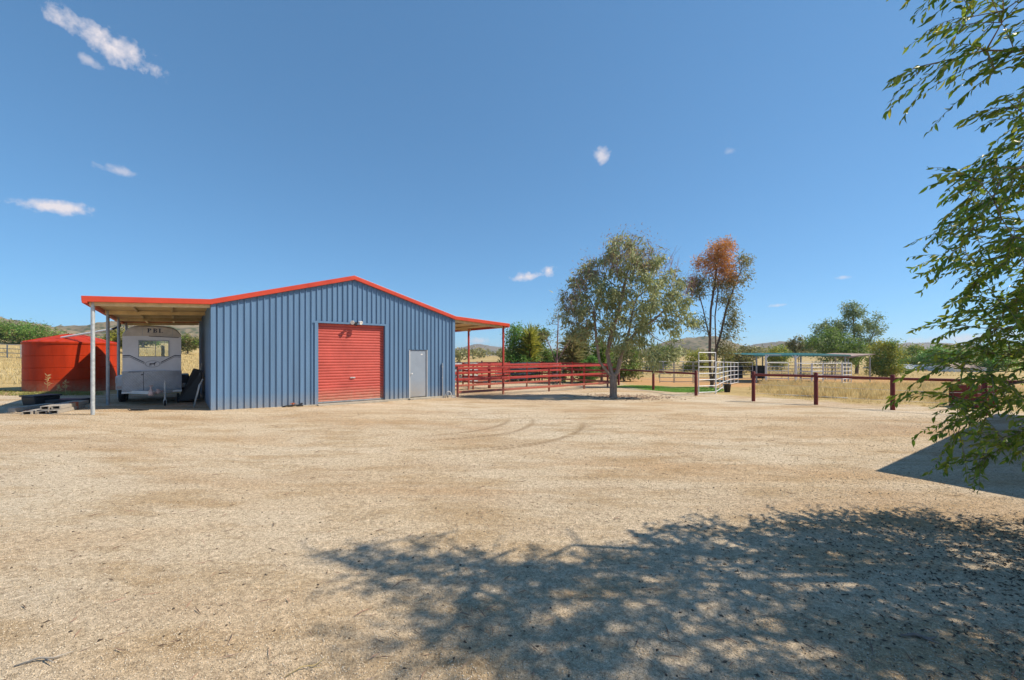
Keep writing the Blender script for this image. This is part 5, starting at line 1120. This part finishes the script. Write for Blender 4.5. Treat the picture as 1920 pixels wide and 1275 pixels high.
X, Y = tufty(24000, -9, 60, 36, 90, r, 1100, .6); k = (X > -9) & ((Y > 45) | (X < 7)) & (Y > 38); X, Y = X[k], Y[k]
grass('distant_paddock_grass', X, Y, .4, M['straw'], r, 'dry paddock grass beyond the pens', 'grass', .025)
lawn_poly = [(6.6, 26.2), (9.0, 22.7), (10.7, 22.4), (12.6, 24.2), (12.9, 26.2), (10, 28.2), (7.2, 29)]
X, Y = r.uniform(6, 14, 60000), r.uniform(21.8, 29.5, 60000); k = inside(X, Y, lawn_poly); X, Y = X[k], Y[k]
grass('green_lawn', X, Y, .07, M['lawn'], r, 'bright green patch of lawn beside the silver gate', 'grass', .013, .5)
X, Y = tufty(16000, -27, -14.5, 16.3, 20, r, 500, .22); k = inside(X, Y, [(-27.5, 17.3), (-19.6, 16.9), (-17.3, 17.6), (-18.6, 19), (-20.5, 18.6), (-23.5, 18.9), (-27.5, 19.8)]); X, Y = X[k], Y[k]
grass('weed_patch', X, Y, .14, M['weed'], r, 'low green and straw weeds at the foot of the red tank', 'weeds', .010, .5)
for i, (px_, Y_, h_) in enumerate(((88, 17.6, .85), (108, 17.5, .4), (122, 17.5, .55))):
    p = W(px_, Y_); root = empty('weed_stalk', p, 0, ['tallest', 'shortest', 'branching'][i] + ' dry weed stalk before the red tank', 'weed', 'dry weed stalks before the tank')
    b = MB(); b.tube([(0, 0, -.02), (.02, 0, h_ * .5), (.04, 0, h_)], [.008, .006, .003], 5); b.build('stem', M['straw'], root)
    D_ = r.normal(0, 1, (24, 3)); D_[:, 2] = abs(D_[:, 2]); link_mesh('leaves', leaf_mesh('leaves', np.stack([r.normal(.03, .02, 24), r.normal(0, .02, 24), r.uniform(h_ * .4, h_, 24)], -1), D_, .14, .03, M['straw'], r), root)
# sticks
def stick(label, px, py, L, a, m, rd=.012):
    Y = (EYE - .03) * F / (py - HOR); p = W(px, Y); b = MB(); b.tube([(-L / 2, 0, .01), (-L * .1, .02, .018), (L * .2, -.005, .014), (L / 2, .03, .012)], [rd * .5, rd, rd * .9, rd * .3], 6); b.tube([(L * .05, 0, .015), (L * .32, -.06, .02)], [rd * .8, rd * .3], 5)
    o = b.build('fallen_stick', m, None, smooth=True); o.location = p; o.rotation_euler = (0, 0, R(a)); tag(o, label, 'stick')
stick('pale bark strip lying on the gravel at the bottom left corner', 80, 1248, .24, 22, M['timber'], .006)
stick('dark twig lying in the tree shade at lower right', 1726, 1178, .22, -12, M['twig'], .010)
stick('thin pale straw lying left of the big shadow', 575, 1250, .22, 35, M['straw'], .003)

Xl = r.normal(5.6, 1.1, 900); Yl = r.normal(20.0, .7, 900)
chips('bark_litter', Xl, Yl, r.uniform(.02, .07, 900), M['mulch'], r, 'brown bark litter round the foot of the forked gum tree', 'litter', .3, .0, .4)
a_, c_ = W(1471, 21.1), W(1590, 19.2); b = MB(); b.tube([(0, 0, .05), ((c_ - a_) * .5).to_tuple()[:2] + (.06,), (c_.x - a_.x, c_.y - a_.y, c_.z - a_.z + .05)], .025, 8)
o = b.build('poly_pipe', M['whitepvc'], None, auto=50); o.location = a_; tag(o, 'long white pipe lying at the front edge of the tall dry grass', 'pipe')

# pale air between here and the hills
hz = bpy.data.materials.new('haze'); hz.use_nodes = True; nt = hz.node_tree; nt.nodes.clear(); ho = N(nt, 'ShaderNodeOutputMaterial'); hv = N(nt, 'ShaderNodeVolumePrincipled')
hv.inputs['Color'].default_value = (.80, .86, .95, 1); hv.inputs['Density'].default_value = .00022; hv.inputs['Anisotropy'].default_value = .2; nlink(nt, hv.outputs[0], ho.inputs['Volume'])
b = MB(); b.box((0, 3000, 32), (16000, 12000, 100)); tag(b.build('haze', hz), None, None, None, 'stuff')

# thin straws and twigs dropped over the yard
n = 700; d = 2.2 * np.exp(r.random(n) * 1.8); t = r.uniform(-1.25, 1.25, n); Xs, Ys = t * d, d; P_ = np.stack([Xs, Ys, gz(Xs, Ys) + .012], -1); D_ = r.normal(0, 1, (n, 3)); D_[:, 2] = r.normal(0, .06, n)
tag(link_mesh('straw_litter', leaf_mesh('straw_litter', P_, D_, r.uniform(.04, .16, n), r.uniform(.003, .008, n), M['mulch'], r)), 'thin straws and bark shreds strewn over the gravel yard', 'litter', None, 'stuff')
